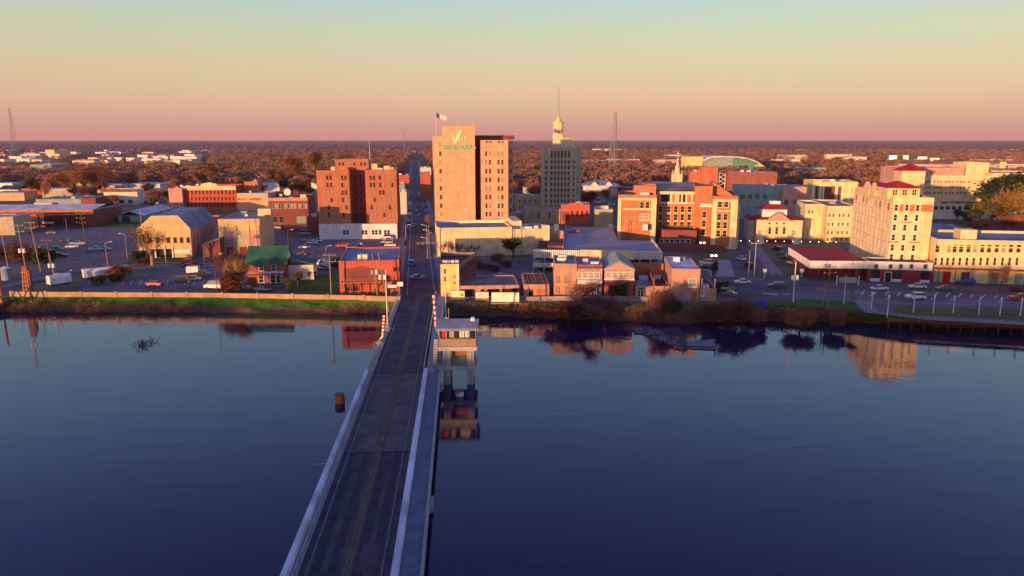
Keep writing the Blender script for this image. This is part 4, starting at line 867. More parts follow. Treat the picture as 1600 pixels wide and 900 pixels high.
# parking garage
S = Site('parking_garage', 'two level parking garage with ribbed cream bands and blue grey deck', 'parking garage', 832.5, 424, 900, 1033.5)
zt = S.Z(391.5, 930); w = S.w; y2 = S.T(900, 371, zt)[1]; y3 = S.T(900, 351, zt)[1]; xq0 = S.X(877, zt); xq1 = S.T(965, 371, zt)[0]
q = MB(); q.plan([(0, 0), (w, 0), (w, y2), (xq1, y2), (xq1, y3), (xq0+.5, y3), (xq0+.5, 9), (0, 9)], zt-1.2, zt-.9, 0); q.build('roof_deck', M['lotpale'], S.root)
z0, z1, z2 = S.Z(404, 930), S.Z(412, 930), S.Z(420, 930)
for nm_, a, b_ in (('upper_band', z0, zt), ('lower_band', z2+.3, z1)):
    S.box(nm_, 'signw', 0, w, -.25, -.01, a, b_); S.box(nm_, 'signw', w-.3, w-.01, 0, y2, a, b_); q = MB()
    for i in range(64): x = .1+i*(w-.2)/64; q.box(x, x+.14, -.42, -.26, a+.1, b_-.1)
    q.build('ribs', 'plank', S.root)
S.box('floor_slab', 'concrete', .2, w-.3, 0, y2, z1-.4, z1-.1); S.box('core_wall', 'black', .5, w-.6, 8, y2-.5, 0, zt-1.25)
for i in range(13): x = .1+i*(w-.5)/12; S.box('column', 'concrete', x, x+.4, 0, .4, 0, zt-1.2)
S.box('front_parapet', 'cream', S.X(906, zt), S.X(990, zt), -.5, -.26, z0-.2, zt+.25); S.box('deck_parapet', 'pink', 0, w, 0, .25, zt-.9, zt)
q = MB()
for i in range(9): x = 3+i*3.0+9; q.box(x, x+.22, 3, 8, zt-.9, zt-.885)
for i in range(12): y = 16+i*4; q.box(xq0+2, xq0+7, y, y+.22, zt-.9, zt-.885)
q.build('bay_marking', 'mark', S.root); S.box('ramp_house', 'darkbrick', S.X(856, zt, 9), xq0, 9.05, 18, 0, zt+.2)
S.box('side_parapet', 'pink', xq0+.2, xq0+.5, 9, y3, zt-.9, zt+.1)
# theatre with long cream wall
S = Site('long_cream_theatre', 'long windowless cream building with blue roof and rear parapet painted sunlit below tallest tower', 'theatre', 684, 401, 640, 858)
zt = S.Z(355, 760); w = S.w
S.block(0, S.X(800, zt), 0, 24, 0, zt, 'cream', 'rblue', .7, cap='cream'); S.block(S.X(800, zt)+.01, S.X(858, zt), .6, 18, 0, zt-.9, 'cream', 'rblue', .5, cap='pink', units=4)
S.box('rear_parapet', 'sign', S.X(718, zt, 21), S.X(800, zt, 21), 21, 23, zt-.7, S.Z(344, 760, 21)); S.box('roof_house', 'cream', S.X(800, zt, 5), S.X(815, zt, 5), 5, 22, zt-1.5, S.Z(345, 808, 5))  # sunlight on the rear parapet put into its brighter colour
S.box('roof_house', 'cream', S.X(849, zt), S.X(859, zt), .2, 5, 0, S.Z(352.5, 854)); S.box('pilaster', 'cream', -.3, .9, -.4, -.004, 0, zt+.3)
S.box('roof_house', 'sign', S.X(867, 9, 6), S.X(873, 9, 6), 6, 8, 0, S.Z(351, 870, 6)); S.box('annex', 'pink', S.X(859.5, 6, 6), S.X(880, 6, 6), 5.5, 22, 0, 8)
for px in (804, 815): x = S.X(px, 5); S.box('downpipe', 'grey', x-.08, x+.08, .3, .58, 0, zt-1)
# small red building behind the garage
S = simple('small_red_brick_building', 'small bright red brick building with curved white parapet', 'building', 876, 921, 350, 320, 900, 17, 'redpaint', 'rwhite', .7, cap='white')
q = MB(); xm = S.w*.52; q.prism([(xm-4, S.h), (xm+4, S.h), (xm+3, S.h+.9), (xm-3, S.h+.9)], -.05, .4); q.build('parapet_crest', 'redpaint', S.root); S.wpx([894, 902, 909.5, 917], [334], 1.1, 3.0, 0, frame='redpaint', sill=False); S.box('dark_bay', 'darkbrick', .5, S.X(889, 4), -.05, -.004, 1.6, S.Z(331, 882)); S.box('roof_unit', 'grey', S.w-5, S.w-2, 3, 6, S.h-.7, S.h+1)
S = simple('stone_annex', 'low olive stone annex with two arched niches behind small red building', 'annex', 818, 875, 349, 326, 860, 14, 'stone', 'rgrey', .3); S.wpx([842, 859], [337], 1.2, 2.6, 0, frame='stone2', arch=True, sill=False)
simple('plain_stone_annex', 'plain low stone annex between small red building and brick hotel', 'annex', 929, 957, 356, 327, 900, 14, 'stone', 'rgrey', .3)
S = simple('tan_terrace_house', 'low tan terrace with dark openings at left foot of brick hotel', 'annex', 945, 964, 371, 356, 1000, 8, 'orange', 'rtan', .3); S.wpx([950, 957], [365], 2.0, 1.6, 0, frame='orange', sill=False)
# river buildings right of the arches
S = simple('orange_brick_block', 'small upright orange brick block with pale flat roof and white window', 'building', 1047.5, 1092, 470, 420, 930, 21, 'brickpale', 'rwhite', .35, cap='pink')
S.wpx([1082], [441.5], 2.2, 2.3, 0, frame='signw', pane='blind'); S.box('faded_poster', 'pink', S.X(1068, 2), S.X(1075, 2), -.05, -.004, .4, 3.4); S.box('faded_poster', 'redpaint', S.X(1080, 2), S.X(1088, 2), -.05, -.004, .2, 2.8)
for k in range(3): S.win(0, 5, 1.0, 1.6, 4+k*5, 'L', frame='orange', pane='blind')
S = simple('terrace_bar', 'low brick bar with dark roof terrace right of the orange brick block', 'bar', 1093, 1118.5, 470, 451, 930, 15, 'brickpale', 'rdark', .9, cap='pink')
S.wpx([1097.5], [458], 1.0, 1.4, 0, frame='signw', pane='blind'); [S.box('terrace_post', 'pale', x, x+.12, y, y+.12, S.h-.9, S.h+2.6) for x in (.4, S.w-.5) for y in (.4, 14)]
S.box('terrace_beam', 'pale', .4, S.w-.4, 13.9, 14.1, S.h+2.6, S.h+2.75)
S = simple('broken_roof_building', 'low orange brick building with dark blue roof patch and open shell', 'building', 992, 1046, 468, 447, 900, 16, 'brickpale', 'rdark', .5)
S.box('roof_patch', 'rblue', .6, S.w*.5, 1, 9, S.h-.5, S.h-.2); S.box('rear_wall', 'orange', .2, S.w, 16.1, 17, 0, S.h+3.4); S.box('inner_wall', 'rust', S.w*.52, S.w*.56, .5, 16, S.h-.5, S.h+2.0); S.wpx([999, 1003], [458], .9, 1.9, 0, frame='signw', pane='glass', arch=True)
simple('maroon_back_building', 'low maroon roofed back building under the parking garage right end', 'building', 991, 1040, 436, 424, 900, 12, 'terra', 'rust', .3)
# church spire far behind
p = P(1056, 320, 0); D_ = p.y*CP+H*SP; z1 = PY(1056, 237, p.y).z; zz0 = PY(1056, 282, p.y).z; r_ = 16/FPX*D_/2
r = empty('church_steeple', p, 0, 'slender golden church steeple with cross behind brick hotel', 'steeple'); MB().box(-r_*.62, r_*.62, -r_*.62, r_*.62, 0, zz0+4).build('tower', 'cream', r)
q = MB(); q.cyl((0,0,zz0+4), (0,0,z1-3), r_*.62, .12, 8); q.build('spire', 'cream', r)
for sx in (-1, 1):
    for sy in (-1, 1): q = MB(); q.cyl((sx*r_*.75, sy*r_*.75, 0), (sx*r_*.75, sy*r_*.75, zz0+3), .5, .5, 6); q.cyl((sx*r_*.75, sy*r_*.75, zz0+3), (sx*r_*.75, sy*r_*.75, zz0+7), .5, .05, 6); q.build('pinnacle', 'cream', r)
q = MB(); q.box(-.12, .12, -.12, .12, z1-3, z1+.3); q.box(-.8, .8, -.12, .12, z1-1.4, z1-1.0); q.build('cross', 'signw', r)
# red brick fly tower, arena, long maroon hall
S = simple('red_brick_fly_tower', 'stepped red brick block with mast fittings behind brick hotel', 'building', 1076, 1103, 322, 268, 980, 18, 'terra', 'rtan', .4)
S.block(S.w*.6, S.X(1121.5, 20, -2), -2, 16, 0, S.Z(261, 1110, -2), 'terra', 'rtan', .4, 'tall_block'); q = MB()
xg, za, zb_ = S.X(1126, 10, -1), S.Z(270, 1126), S.Z(286, 1126)
for i in range(3): q.cyl((xg-1.2, -1, za-i*2.6), (xg+2.2, -1, za-i*2.6-1.3), .2); q.cyl((xg+2.2, -1, za-i*2.6-1.3), (xg-1.2, -1, za-i*2.6-2.6), .2)
q.box(xg-1.5, xg-1.2, -1.1, -.8, 0, za); q.box(xg+2.2, xg+2.5, -1.1, -.8, 0, za); q.build('stair_frame', 'rwhite', S.root)
S = simple('maroon_brick_hall', 'long maroon brick hall above the grey green courthouse', 'hall', 1134, 1211, 325, 269, 980, 16, 'hallred', 'rwhite', .3)
p = P(1150, 300, 0); A = PY(1075, 262, 900); D_ = 900*CP+H*SP
def Xa(px): return (px-800)/FPX*D_
def Za(py): return PY(1100, py, 900).z
r = empty('arena', (0, 900, 0), 0, 'green glass arena with white arched roof', 'arena')
arc = [(Xa(1098), Za(250)), (Xa(1110), Za(244.5)), (Xa(1130), Za(244)), (Xa(1150), Za(245)), (Xa(1165), Za(247)), (Xa(1180), Za(252)), (Xa(1194), Za(261))]
q = MB()
for a, c in zip(arc, arc[1:]): q.prism([(a[0], a[1]-1.2), (c[0], c[1]-1.2), (c[0], c[1]+.3), (a[0], a[1]+.3)], -3, 45)
q.build('roof', 'rwhite', r); q = MB(); q.prism([(Xa(1100), 0), (Xa(1144), 0), (Xa(1144), Za(246.5)), (Xa(1130), Za(245.7)), (Xa(1112), Za(246)), (Xa(1100), Za(251))], 0, 40); q.build('side_wall', 'teal', r)
q = MB(); q.prism([(Xa(1144), 0), (Xa(1190), 0), (Xa(1190), Za(260.5)), (Xa(1178), Za(253.5)), (Xa(1164), Za(249)), (Xa(1144), Za(247))], -.5, 40); q.build('glass_wall', mat('mat_greenglass', (.10,.30,.20), rough=.3), r)
q = MB(); q.prism([(Xa(1178), 0), (Xa(1193), 0), (Xa(1193), Za(261)), (Xa(1186), Za(256)), (Xa(1178), Za(259))], -2, -.6); q.build('end_wall', 'yellow', r); MB().box(Xa(1072), Xa(1099), 5, 30, 0, Za(245)).build('side_hall', 'yellow', r)
# courthouse-like grey green block and its lit end
S = simple('grey_green_courthouse', 'grey green stone office block with four window pairs', 'building', 1150, 1218, 342, 291, 1000, 24, 'teal', 'rgrey', .4)
S.wpx([1159, 1162.5, 1170.5, 1174, 1181.5, 1185, 1193.5, 1197], [307.5], .9, 2.4, 0, frame='teal', sill=False); S.wpx([1160, 1172, 1183, 1195], [324], 2.2, 2.4, 0, frame='teal', panes=('blind',), sill=False)
S.block(S.w+.02, S.X(1259, 10, -2), -2, 22, 0, S.Z(292, 1240, -2), 'pink', 'rgrey', .4, 'end_block'); S.wpx([1227, 1230, 1242, 1246], [316], .9, 2.6, -2, frame='teal', sill=False)
# red roofed pavilion
S = Site('red_roofed_pavilion', 'tan civic pavilion with red hipped dome roof and white pediment', 'pavilion', 1180, 378, 1000, 1252)
w = S.w; zt = S.Z(343.5, 1200); S.box('wall', 'tan' if False else 'cream', 0, w, 0, 14, 0, zt)
q = MB(); hip(q, 0, w, 0, 14, zt+.25, S.Z(334, 1200, 7), .6); q.build('roof', 'rred', S.root); x0, x1 = S.X(1191, zt, 3), S.X(1229, zt, 3)
S.box('attic_wall', 'signw', x0, x1, 3, 12, zt, S.Z(326.5, 1210, 3)-.3); q = MB(); hip(q, x0, x1, 3, 12, S.Z(326.5, 1210, 3), S.Z(316, 1210, 6), .5); q.build('roof', 'rred', S.root)
S.box('lantern', 'signw', S.X(1203, 12, 7)-.3, S.X(1218, 12, 7), 6, 9, S.Z(319, 1210, 6), S.Z(315, 1210, 6)+.2)
px0, px1 = S.X(1196, zt), S.X(1237, zt); q = MB(); q.prism([(px0, zt-.3), (px1, zt-.3), ((px0+px1)/2, S.Z(331.5, 1216))], -1.0, 2.8); q.build('pediment', 'pink', S.root)
q = MB(); q.prism([(px0-.4, zt-.7), (px1+.4, zt-.7), (px1+.4, zt-.31), (px0-.4, zt-.31)], -1.3, 0); q.build('cornice', 'white', S.root)
S.wpx([1202.5, 1213.5, 1225], [349], 1.0, 1.0, 0, frame='stone2', sill=False); S.wpx([1202.5, 1213.5, 1225], [361.5], 1.2, 2.4, 0, frame='stone2', arch=True, sill=False); S.wpx([1187, 1240], [364], 2.0, 2.4, 0, frame='white', panes=('blind',))
S.box('terrace', 'maroon', px0, px1, -2.5, -.01, 0, 1.6); [S.steps('steps', 'pale', S.X(a, 0), S.X(b_, 0), -5, -.02, 0, 1.6, 5) for a, b_ in ((1183, 1192), (1236, 1245))]
S.box('left_wing', 'pale', S.X(1168, 3, 5), -.02, 5, 16, 0, zt-.6); q = MB(); hip(q, S.X(1168, 3, 5), 0, 5, 16, zt-.3, zt+1.2, .4); q.build('roof', 'rred', S.root)
# yellow office with columns
S = simple('yellow_columned_office', 'modern yellow office with tall white columns behind yellow apartment house', 'office', 1267, 1337, 330, 284, 1000, 26, 'yellow', 'rwhite', .5, cap='pale')
for a, b_ in ((1274, 1278), (1287, 1304), (1309, 1314)): S.box('dark_bay', 'darkbrick', S.X(a, 10), S.X(b_, 10), -.1, -.004, 1, S.Z(291, 1300))
for px in (1270, 1281, 1285.5, 1306.5, 1317, 1327): x = S.X(px, 10); S.box('column', 'signw', x-.5, x+.5, -1.0, -.11, 0, S.Z(289, 1300))
S.box('tower_bay', 'yellow', 0, S.X(1283, 10), -.8, -.11, S.Z(290, 1270), S.Z(282, 1270)); S.box('terrace', 'rblue', 2, S.w, -4, -1.1, 0, 2.2)
S = simple('yellow_apartment_house', 'yellow four storey house with flat roof between pavilion and hotel', 'apartment house', 1289, 1336, 378, 322, 1020, 34, 'cream', 'rtan', .6)
S.wpx([1296, 1302, 1311.5, 1318, 1326], [336.5, 350.5, 363.5, 374], .8, 1.4, 0, frame='cream', sill=False)
S.block(S.X(1257, 8, 8), -.02, 8, 30, 0, S.h, 'cream', 'rtan', .6, 'left_wing'); S.wpx([1264, 1269], [331], .8, 1.6, 8, frame='cream'); S.box('doorway', 'signw', S.X(1262, 2, 8), S.X(1268, 2, 8), 7.8, 7.99, 1, 4.5)
# flat roofs right of the hotel
S = simple('blue_roofed_store', 'low brown store with blue flat roof behind the balcony row', 'store', 1453, 1522, 372, 358, 1000, 26, 'rust', 'rblue', .3)
simple('tan_flat_shops', 'low tan shops with pale roofs left of yellow columned office', 'shop', 1218, 1262, 292, 279, 1000, 20, 'tan', 'rwhite', .3); simple('orange_flat_shop', 'orange flat roofed shop right of the arena', 'shop', 1209, 1239, 276, 261, 1000, 20, 'orange', 'rwhite', .3); simple('grey_flat_shops', 'grey flat roofed shops right of the orange shop', 'shop', 1241, 1290, 277, 262, 1000, 18, 'teal', 'rwhite', .3)
# street-side shops up the main street
for i, (a, b_, yb, yt, m_, lb) in enumerate(((658, 673, 312, 270, 'redpaint', 'red brick street shop just left of tallest tower'), (626, 636, 335, 300, 'pale', 'small white street shop right behind brick tower'), (622, 633, 316, 288, 'teal', 'teal street shop further behind brick tower'), (657, 674, 291, 262, 'pale', 'pale street building with grey roof beyond red street shop'), (612, 640, 296, 274, 'redbrick', 'maroon flat building crossing view at far street end'))):
    simple('street_shop', lb, 'shop', a, b_, yb, yt, 648, 22, m_, 'rgrey', .3)
S = Site('blue_roofed_restaurant', 'low restaurant with blue hipped roof and white gables right of art deco tower', 'restaurant', 912, 300, 820, 968); zt = S.Z(290, 940); S.box('wall', 'pale', 0, S.w, 0, 20, 0, zt); q = MB(); hip(q, 0, S.w, 0, 20, zt+.3, zt+4, 1); q.build('roof', 'rblue', S.root)
for k in (.3, .7): q = MB(); x = S.w*k; q.prism([(x-3, zt+.3), (x+3, zt+.3), (x, zt+3)], -1.6, 4); q.build('gable_wall', 'white', S.root)
S = simple('white_court_building', 'pale building partly hidden between tall tower and art deco tower', 'building', 806, 846, 330, 306, 780, 16, 'stone', 'rgrey', .4); S.wpx([812, 820, 828, 836], [314, 324], 1.0, 1.8, 0, frame='stone2')
simple('rose_shop', 'low rose coloured shop right of the tallest tower base', 'shop', 803, 818, 346, 334, 760, 12, 'pink', 'rgrey', .3)
simple('far_teal_hall', 'long teal metal hall far left among bare trees', 'hall', 49, 82, 276, 257, 760, 40, 'teal', 'rwhite', .2); simple('far_white_hall', 'long pale metal hall far left beside the teal hall', 'hall', -60, 47, 272, 262, 760, 40, 'pale', 'rwhite', .2)
simple('far_yellow_store', 'yellow square store on the far left horizon strip', 'store', 72, 86, 246, 234, 780, 60, 'yellow', 'rtan', .3)
# ================================================================ vehicles
CARM = {k: mat('mat_car_'+k, c, rough=.3, var=.05, spec=.6) for k, c in dict(white=(.75,.75,.75), red=(.50,.02,.03), black=(.02,.02,.025), silver=(.42,.43,.45), blue=(.05,.05,.22), grey=(.15,.15,.17), tan=(.40,.30,.2)).items()}
CPROTO = {}
def car_proto(kind, col):
    if (kind, col) in CPROTO: return CPROTO[(kind, col)]
    r = bpy.data.objects.new({'sedan': 'parked_car', 'suv': 'parked_suv', 'pickup': 'pickup_truck', 'van': 'van'}[kind], None)
    L, Wd, bh, ch = dict(sedan=(4.6, 1.8, .85, 1.42), suv=(4.8, 1.95, 1.05, 1.8), pickup=(5.6, 2.0, 1.05, 1.85), van=(5.4, 2.05, 1.2, 2.3))[kind]
    h = Wd/2; q = MB()      # body profile along x, pushed across y, with a narrower roof
    prof = dict(sedan=[(-2.3,.3),(2.3,.3),(2.3,.62),(2.15,.78),(1.0,.92),(-1.5,.95),(-2.25,.85)], suv=[(-2.4,.35),(2.4,.35),(2.4,.8),(2.25,1.0),(1.1,1.1),(-2.3,1.12),(-2.4,.9)],
                pickup=[(-2.8,.45),(2.8,.45),(2.8,.95),(2.6,1.1),(1.3,1.18),(-2.75,1.15),(-2.8,.9)], van=[(-2.7,.35),(2.7,.35),(2.7,.95),(2.4,1.25),(1.9,1.35),(-2.65,1.4),(-2.7,.9)])[kind]
    q.prism(prof, -h, h); cb = dict(sedan=(-1.6, 1.0, -1.0, .45), suv=(-2.25, 1.15, -1.9, .6), pickup=(-.75, 1.3, -.5, .75), van=(-2.6, 1.95, -2.5, 1.3))[kind]
    z0 = max(p[1] for p in prof)-.03; i = .2; k = len(q.v)
    q.v += [(cb[0],-h+.06,z0),(cb[1],-h+.06,z0),(cb[1],h-.06,z0),(cb[0],h-.06,z0),(cb[2],-h+i,ch),(cb[3],-h+i,ch),(cb[3],h-i,ch),(cb[2],h-i,ch)]
    for f in ((0,3,2,1),(0,1,5,4),(1,2,6,5),(2,3,7,6),(3,0,4,7)): q.f.append(tuple(k+j for j in f)); q.m.append(1)
    q.f.append((k+4,k+5,k+6,k+7)); q.m.append(0)
    body = MB(); body.v = q.v; body.f = q.f; body.m = q.m
    me = body.mesh('body', [CARM[col], 'glass']); o = bpy.data.objects.new('body', me); o.parent = r; kids = [o]
    wm = MB(); wm.cyl((0,-.12,0), (0,.12,0), .34, .34, 12); wm.cyl((0,-.13,0), (0,.13,0), .19, .19, 8, 1); wme = wm.mesh('wheel', ['black', 'steel'])
    for x in (-L*.31, L*.31):
        for y in (-h+.1, h-.1): w_ = bpy.data.objects.new('wheel', wme); w_.parent = r; w_.location = (x, y, .34); kids.append(w_)
    hm = MB().box(-.04,.04,-.16,.16,-.07,.07)
    for nm, m_, x in (('headlight', 'white', L/2-.02), ('tail_light', 'redpaint', -L/2+.02)):
        me2 = hm.mesh(nm, m_)
        for y in (-h*.68, h*.68): l_ = bpy.data.objects.new(nm, me2); l_.parent = r; l_.location = (x, y, .68 if kind == 'sedan' else .85); kids.append(l_)
    CPROTO[(kind, col)] = (r, kids); return r, kids
def car(px, py, hd, kind, col, label, group=None, z=.1, at=None):
    """hd = heading in degrees, 0 = nose to the right of the picture, 90 = away"""
    r, kids = car_proto(kind, col); c = r.copy(); COL.objects.link(c)
    c.location = P(px, py, z) if at is None else at; c.rotation_euler = (0, 0, R(hd)); tag(c, label, {'sedan': 'car', 'suv': 'car', 'pickup': 'pickup', 'van': 'van'}[kind], group)
    for k in kids: d = k.copy(); COL.objects.link(d); d.parent = c
    return c
for a in [(242,446,175,'sedan','red','bright red car parked alone in left riverside lot'), (288,441,10,'suv','black','black car nearest the red car in left lot'), (302,438,12,'sedan','white','white car tucked behind the black car in left lot'),
          (316,431,8,'pickup','black','dark pickup beside small white trailer in left lot'), (335,451,170,'van','white','white van beside the bushes near the green roofed house'), (391,454,5,'sedan','black','dark car left of two parked before green roofed house'), (411,455,5,'sedan','blue','navy car right of two parked before green roofed house'),
          (297,412,5,'suv','red','dark red car on street below tan clipped hall'), (296,418,10,'sedan','black','black car on street just below the dark red one'),
          (113,387,18,'sedan','white','white car left of a close pair in the far left lot'), (121,383,18,'pickup','silver','silver pickup right of a close pair in far left lot'), (102,377,10,'sedan','black','small black car alone near long maroon store'), (150,392,8,'pickup','silver','long silver pickup near low bushes in far left lot'), (164,391,8,'sedan','silver','silver car behind the long silver pickup'),
          (94,402,12,'suv','black','black car with lit lamps beside the wooden poles'), (56,387,10,'sedan','black','black car behind the double wooden poles'), (58,404,10,'sedan','grey','grey car at left edge behind the poles'), (90,392,10,'suv','grey','grey car between poles and black car'),
          (81,365,5,'sedan','black','black car directly before long store entrance'),
          (535,386,178,'suv','red','bright red large car in the middle of brick tower lot'), (551,389,178,'sedan','tan','tan car just before the red car in brick tower lot'), (558,383,178,'sedan','silver','silver car behind the tan car in brick tower lot'),
          (476,388,178,'sedan','white','white car nearest in lot left row'), (487,381,178,'sedan','white','white car second in lot left row'), (483,377,178,'sedan','silver','silver car third in lot left row'), (495,378,178,'sedan','white','white car behind the left row'), (477,367,178,'van','silver','pale van at the dark end of brick tower lot'), (474,398,160,'sedan','black','black car beside the white gable'),
          (505,410,175,'sedan','silver','silver car upper of three right of the green roofed house'), (505,414.5,175,'suv','white','white car middle of three right of the green roofed house'), (507,421,175,'sedan','silver','silver car lowest of three right of the green roofed house'), (525,409,175,'suv','black','black car behind the red restaurant pole'), (526,417,175,'suv','black','black car close left of the red restaurant'),
          (603,373,180,'suv','white','white car upper at tower lot corner by the street'), (606,377,180,'sedan','silver','silver car second at tower lot corner by street'), (605,381,180,'suv','silver','silver car third at tower lot corner by street'), (610,385,180,'sedan','white','white car lowest at tower lot corner by street'), (515,372,180,'suv','black','black car before the pale ground floor of brick tower'), (526,372,180,'sedan','white','white car before the pale ground floor of brick tower'),
          (643,415,-88,'suv','grey','grey car with bright headlights coming down the street'), (652,436,25,'sedan','silver','silver car turning at the street corner by the bridge'), (646,354,-96,'sedan','white','white car on street beside brick tower'),
          (653,324,-98,'sedan','red','red car far up the main street'), (651,331,82,'sedan','white','white car behind red car far up the street'), (655,337,82,'sedan','silver','silver car following the white one up the street'), (641,303,-98,'sedan','silver','silver car far up street left lane'), (655,303,82,'sedan','white','white car far up street right lane'), (644,278,-98,'sedan','silver','tiny silver car near far end of street'),
          (780,434,178,'sedan','red','red car on the blue grey lot behind the billboards'),
          (1160,443,178,'sedan','white','white car on the river road left of the side street'), (1213,450,170,'suv','blue','dark blue car waiting at side street mouth'), (1149,378,98,'sedan','white','white car at far end of side street'), (1158,406,98,'sedan','white','white car parked by the brick hotel steps'), (1170,418,95,'suv','black','black car with chrome at pale lot edge'), (1104,413,175,'suv','white','white car under the tall cypress'), (1101,420,175,'suv','black','black car under the tall cypress'), (1128,457,160,'suv','black','black car beside the terrace bar bushes'), (1138,462,160,'sedan','grey','grey car beside the terrace bar bushes'),
          (1215,392,120,'suv','black','upper dark car left of the red canopy'), (1221,398,120,'sedan','grey','grey middle car left of the red canopy'), (1229,406,120,'suv','black','dark car under edge of the red canopy'), (1240,413,120,'sedan','silver','silver lowest car under edge of the red canopy'),
          (1374,453,10,'sedan','white','small white car left end of riverside street parking'), (1433,450,178,'sedan','white','white car on street before red podium'), (1476,453,178,'sedan','grey','grey car on street before cream row'), (1430,467,175,'suv','white','white car driving through the riverside lot'), (1509,444,178,'suv','blue','dark purple blue car before purple door'), (1594,469,175,'pickup','red','dark red pickup at right edge of riverside lot'),
          (1278,395,100,'sedan','silver','silver car parked before the yellow apartment house') ]: car(*a)
for i in range(7): car(1456+i*9.5, 313, 90, 'sedan', ['red', 'white', 'grey', 'silver', 'red', 'black', 'white'][i], ['red car', 'white car', 'grey car', 'silver car', 'second red car', 'black car', 'second white car'][i]+' on the hospital parking deck', 'cars on the hospital parking deck', at=Vector((0, 0, 0)))
for o in [o for o in SC.objects if o.get('group') == 'cars on the hospital parking deck']: pass
kk = 0
for i, (px, py) in enumerate([(636+((-1)**j)*0+0, 0) for j in range(0)]): pass
def street_pt(y, off):
    for a, c in zip(MS, MS[1:]):
        if a.y <= y <= c.y:
            t = (y-a.y)/(c.y-a.y); d = (c-a).normalized(); p = lerp(a, c, t); return Vector((p.x+d.y*off, p.y-d.x*off, .12)), math.degrees(math.atan2(d.y, d.x))
k = 0
for y in range(330, 800, 13):
    for off in (-4.9, 4.9):
        if rnd.random() < .72:
            p, a = street_pt(y, off); near = 'beside the brick and tan towers' if y < 480 else 'beyond the towers'
            car(0, 0, a+(180 if off < 0 else 0), rnd.choice(['sedan', 'suv']), rnd.choice(['black', 'grey']), 'dark car parked at the %s kerb of main street %s' % ('west' if off < 0 else 'east', near), 'dark cars parked along the main street', at=p)
tr = empty('box_trailer', P(302, 428, 0), R(5), 'small white box trailer behind the dark pickup', 'trailer'); MB().box(-1.8,1.8,-1,1,.5,2.5).build('box', 'signw', tr); MB().box(1.8,3.0,-.06,.06,.5,.6).build('drawbar', 'steel', tr)
for x in (-.5, .5):
    for y in (-1.0, 1.0): MB().cyl((x,y-.1,.35), (x,y+.1,.35), .35).build('wheel', 'black', tr)
car(0, 0, 170, 'sedan', 'red', 'red car alone on upper deck of the parking garage', at=P(897, 364, 6.1))
for i in range(46):
    px, py = rnd.choice([(rnd.uniform(225, 262), rnd.uniform(300, 330)), (rnd.uniform(420, 480), rnd.uniform(356, 362)), (rnd.uniform(215, 340), rnd.uniform(334, 340)), (rnd.uniform(925, 960), rnd.uniform(306, 322)), (rnd.uniform(815, 845), rnd.uniform(334, 342)), (rnd.uniform(20, 130), rnd.uniform(296, 304))])
    car(px, py, rnd.choice([0, 180, 90]), rnd.choice(['sedan', 'suv']), rnd.choice(['red', 'white', 'silver', 'grey', 'black', 'blue']), 'far car parked in the lots behind the town buildings', 'far cars in the lots behind the town buildings')
# white rail tank / van bodies by the left wall
def tank(px, py, L_, label, rz):
    r = empty('cargo_container', P(px, py, 0), R(rz), label, 'container'); q = MB(); q.prism([(-1.2,.5),(1.2,.5),(1.25,2.4),(.8,3.0),(-.8,3.0),(-1.25,2.4)], 0, L_); q.build('body', 'signw', r)
    MB().box(-1.0,-.9,-.06,-.005,.6,2.7).build('door', 'grey', r); MB().box(.0,.1,-.06,-.005,.6,2.7).build('door', 'grey', r)
    for y in (.8, L_-.8): MB().box(-1.1,1.1,y-.4,y+.4,-.1,.49).build('wheel_set', 'black', r)
tank(76, 447, 6, 'short pale lit container nearest the left wooden tower', -35); tank(130, 436, 12, 'long pale container with lit end above the left river wall', -50)
sv = empty('utility_cabinet', P(92, 440, 0), 0, 'small grey round backed cabinet between the two pale containers', 'cabinet'); MB().box(-.8,.8,-.8,.8,0,2.6).build('body', 'grey', sv); MB().box(-.4,.4,-.85,-.801,1.2,2.1).build('opening', 'black', sv)
tk = empty('storage_tank', P(11, 437, 0), 0, 'pale blue round tank at left edge behind the lit post', 'tank'); MB().cyl((0,0,0),(0,0,3.6),1.4,1.4,16).build('shell', 'rblue', tk); MB().cyl((0,0,3.6),(0,0,4.1),1.42,.5,16).build('roof', 'rwhite', tk)
# ================================================================ poles, lamps, masts
def pole(px, yb, yt, label, r_=.16, m='plank', arms=0, tr_=0, name='utility_pole', cat='utility pole', lean=0, z=0, lamp=0, spot=0):
    p = P(px, yb, z); h = PY(px, yt, p.y).z-z; r = empty(name, p, 0, label, cat); MB().cyl((0,0,-.3), (lean,0,h), r_, r_*.65).build('pole', m, r)
    for i in range(arms): z_ = h-.7-i*1.7; MB().box(lean-1.7, lean+1.7, -.26, -.14, z_, z_+.17).build('crossarm', m, r); MB().box(lean-1.6, lean-1.5, -.25, -.15, z_+.17, z_+.4).build('insulator', 'white', r); MB().box(lean+1.5, lean+1.6, -.25, -.15, z_+.17, z_+.4).build('insulator', 'white', r)
    for i in range(tr_): x = lean*.6+(.6 if i % 2 else -.6); MB().cyl((x,-.2,h*.55), (x,-.2,h*.55+1.2), .36, .36, 10).build('transformer', 'signw', r)
    if lamp:
        q = MB(); q.cyl((lean,0,h-.1), (lean+lamp*1.8,0,h+.3), .07); q.build('lamp_arm', m, r); MB().box(lean+lamp*1.8-.4, lean+lamp*1.8+.4, -.2, .2, h+.2, h+.36).build('lamp_head', 'white', r)
    if spot:
        for x in (-.6, .6): MB().box(x-.3, x+.3, -.35, 0, h-.3, h+.2).build('floodlight', 'lampglow', r)
        MB().box(-.7, .7, -.05, .05, h-.15, h-.02).build('lamp_arm', m, r)
    return r
pole(46, 450, 349, 'tallest left wooden pole with two lit crossarms and transformers', .2, 'plank', 2, 2, lean=-1.0); pole(64, 424, 345, 'second left wooden pole with two crossarms', .2, 'plank', 2, lean=-1.6)
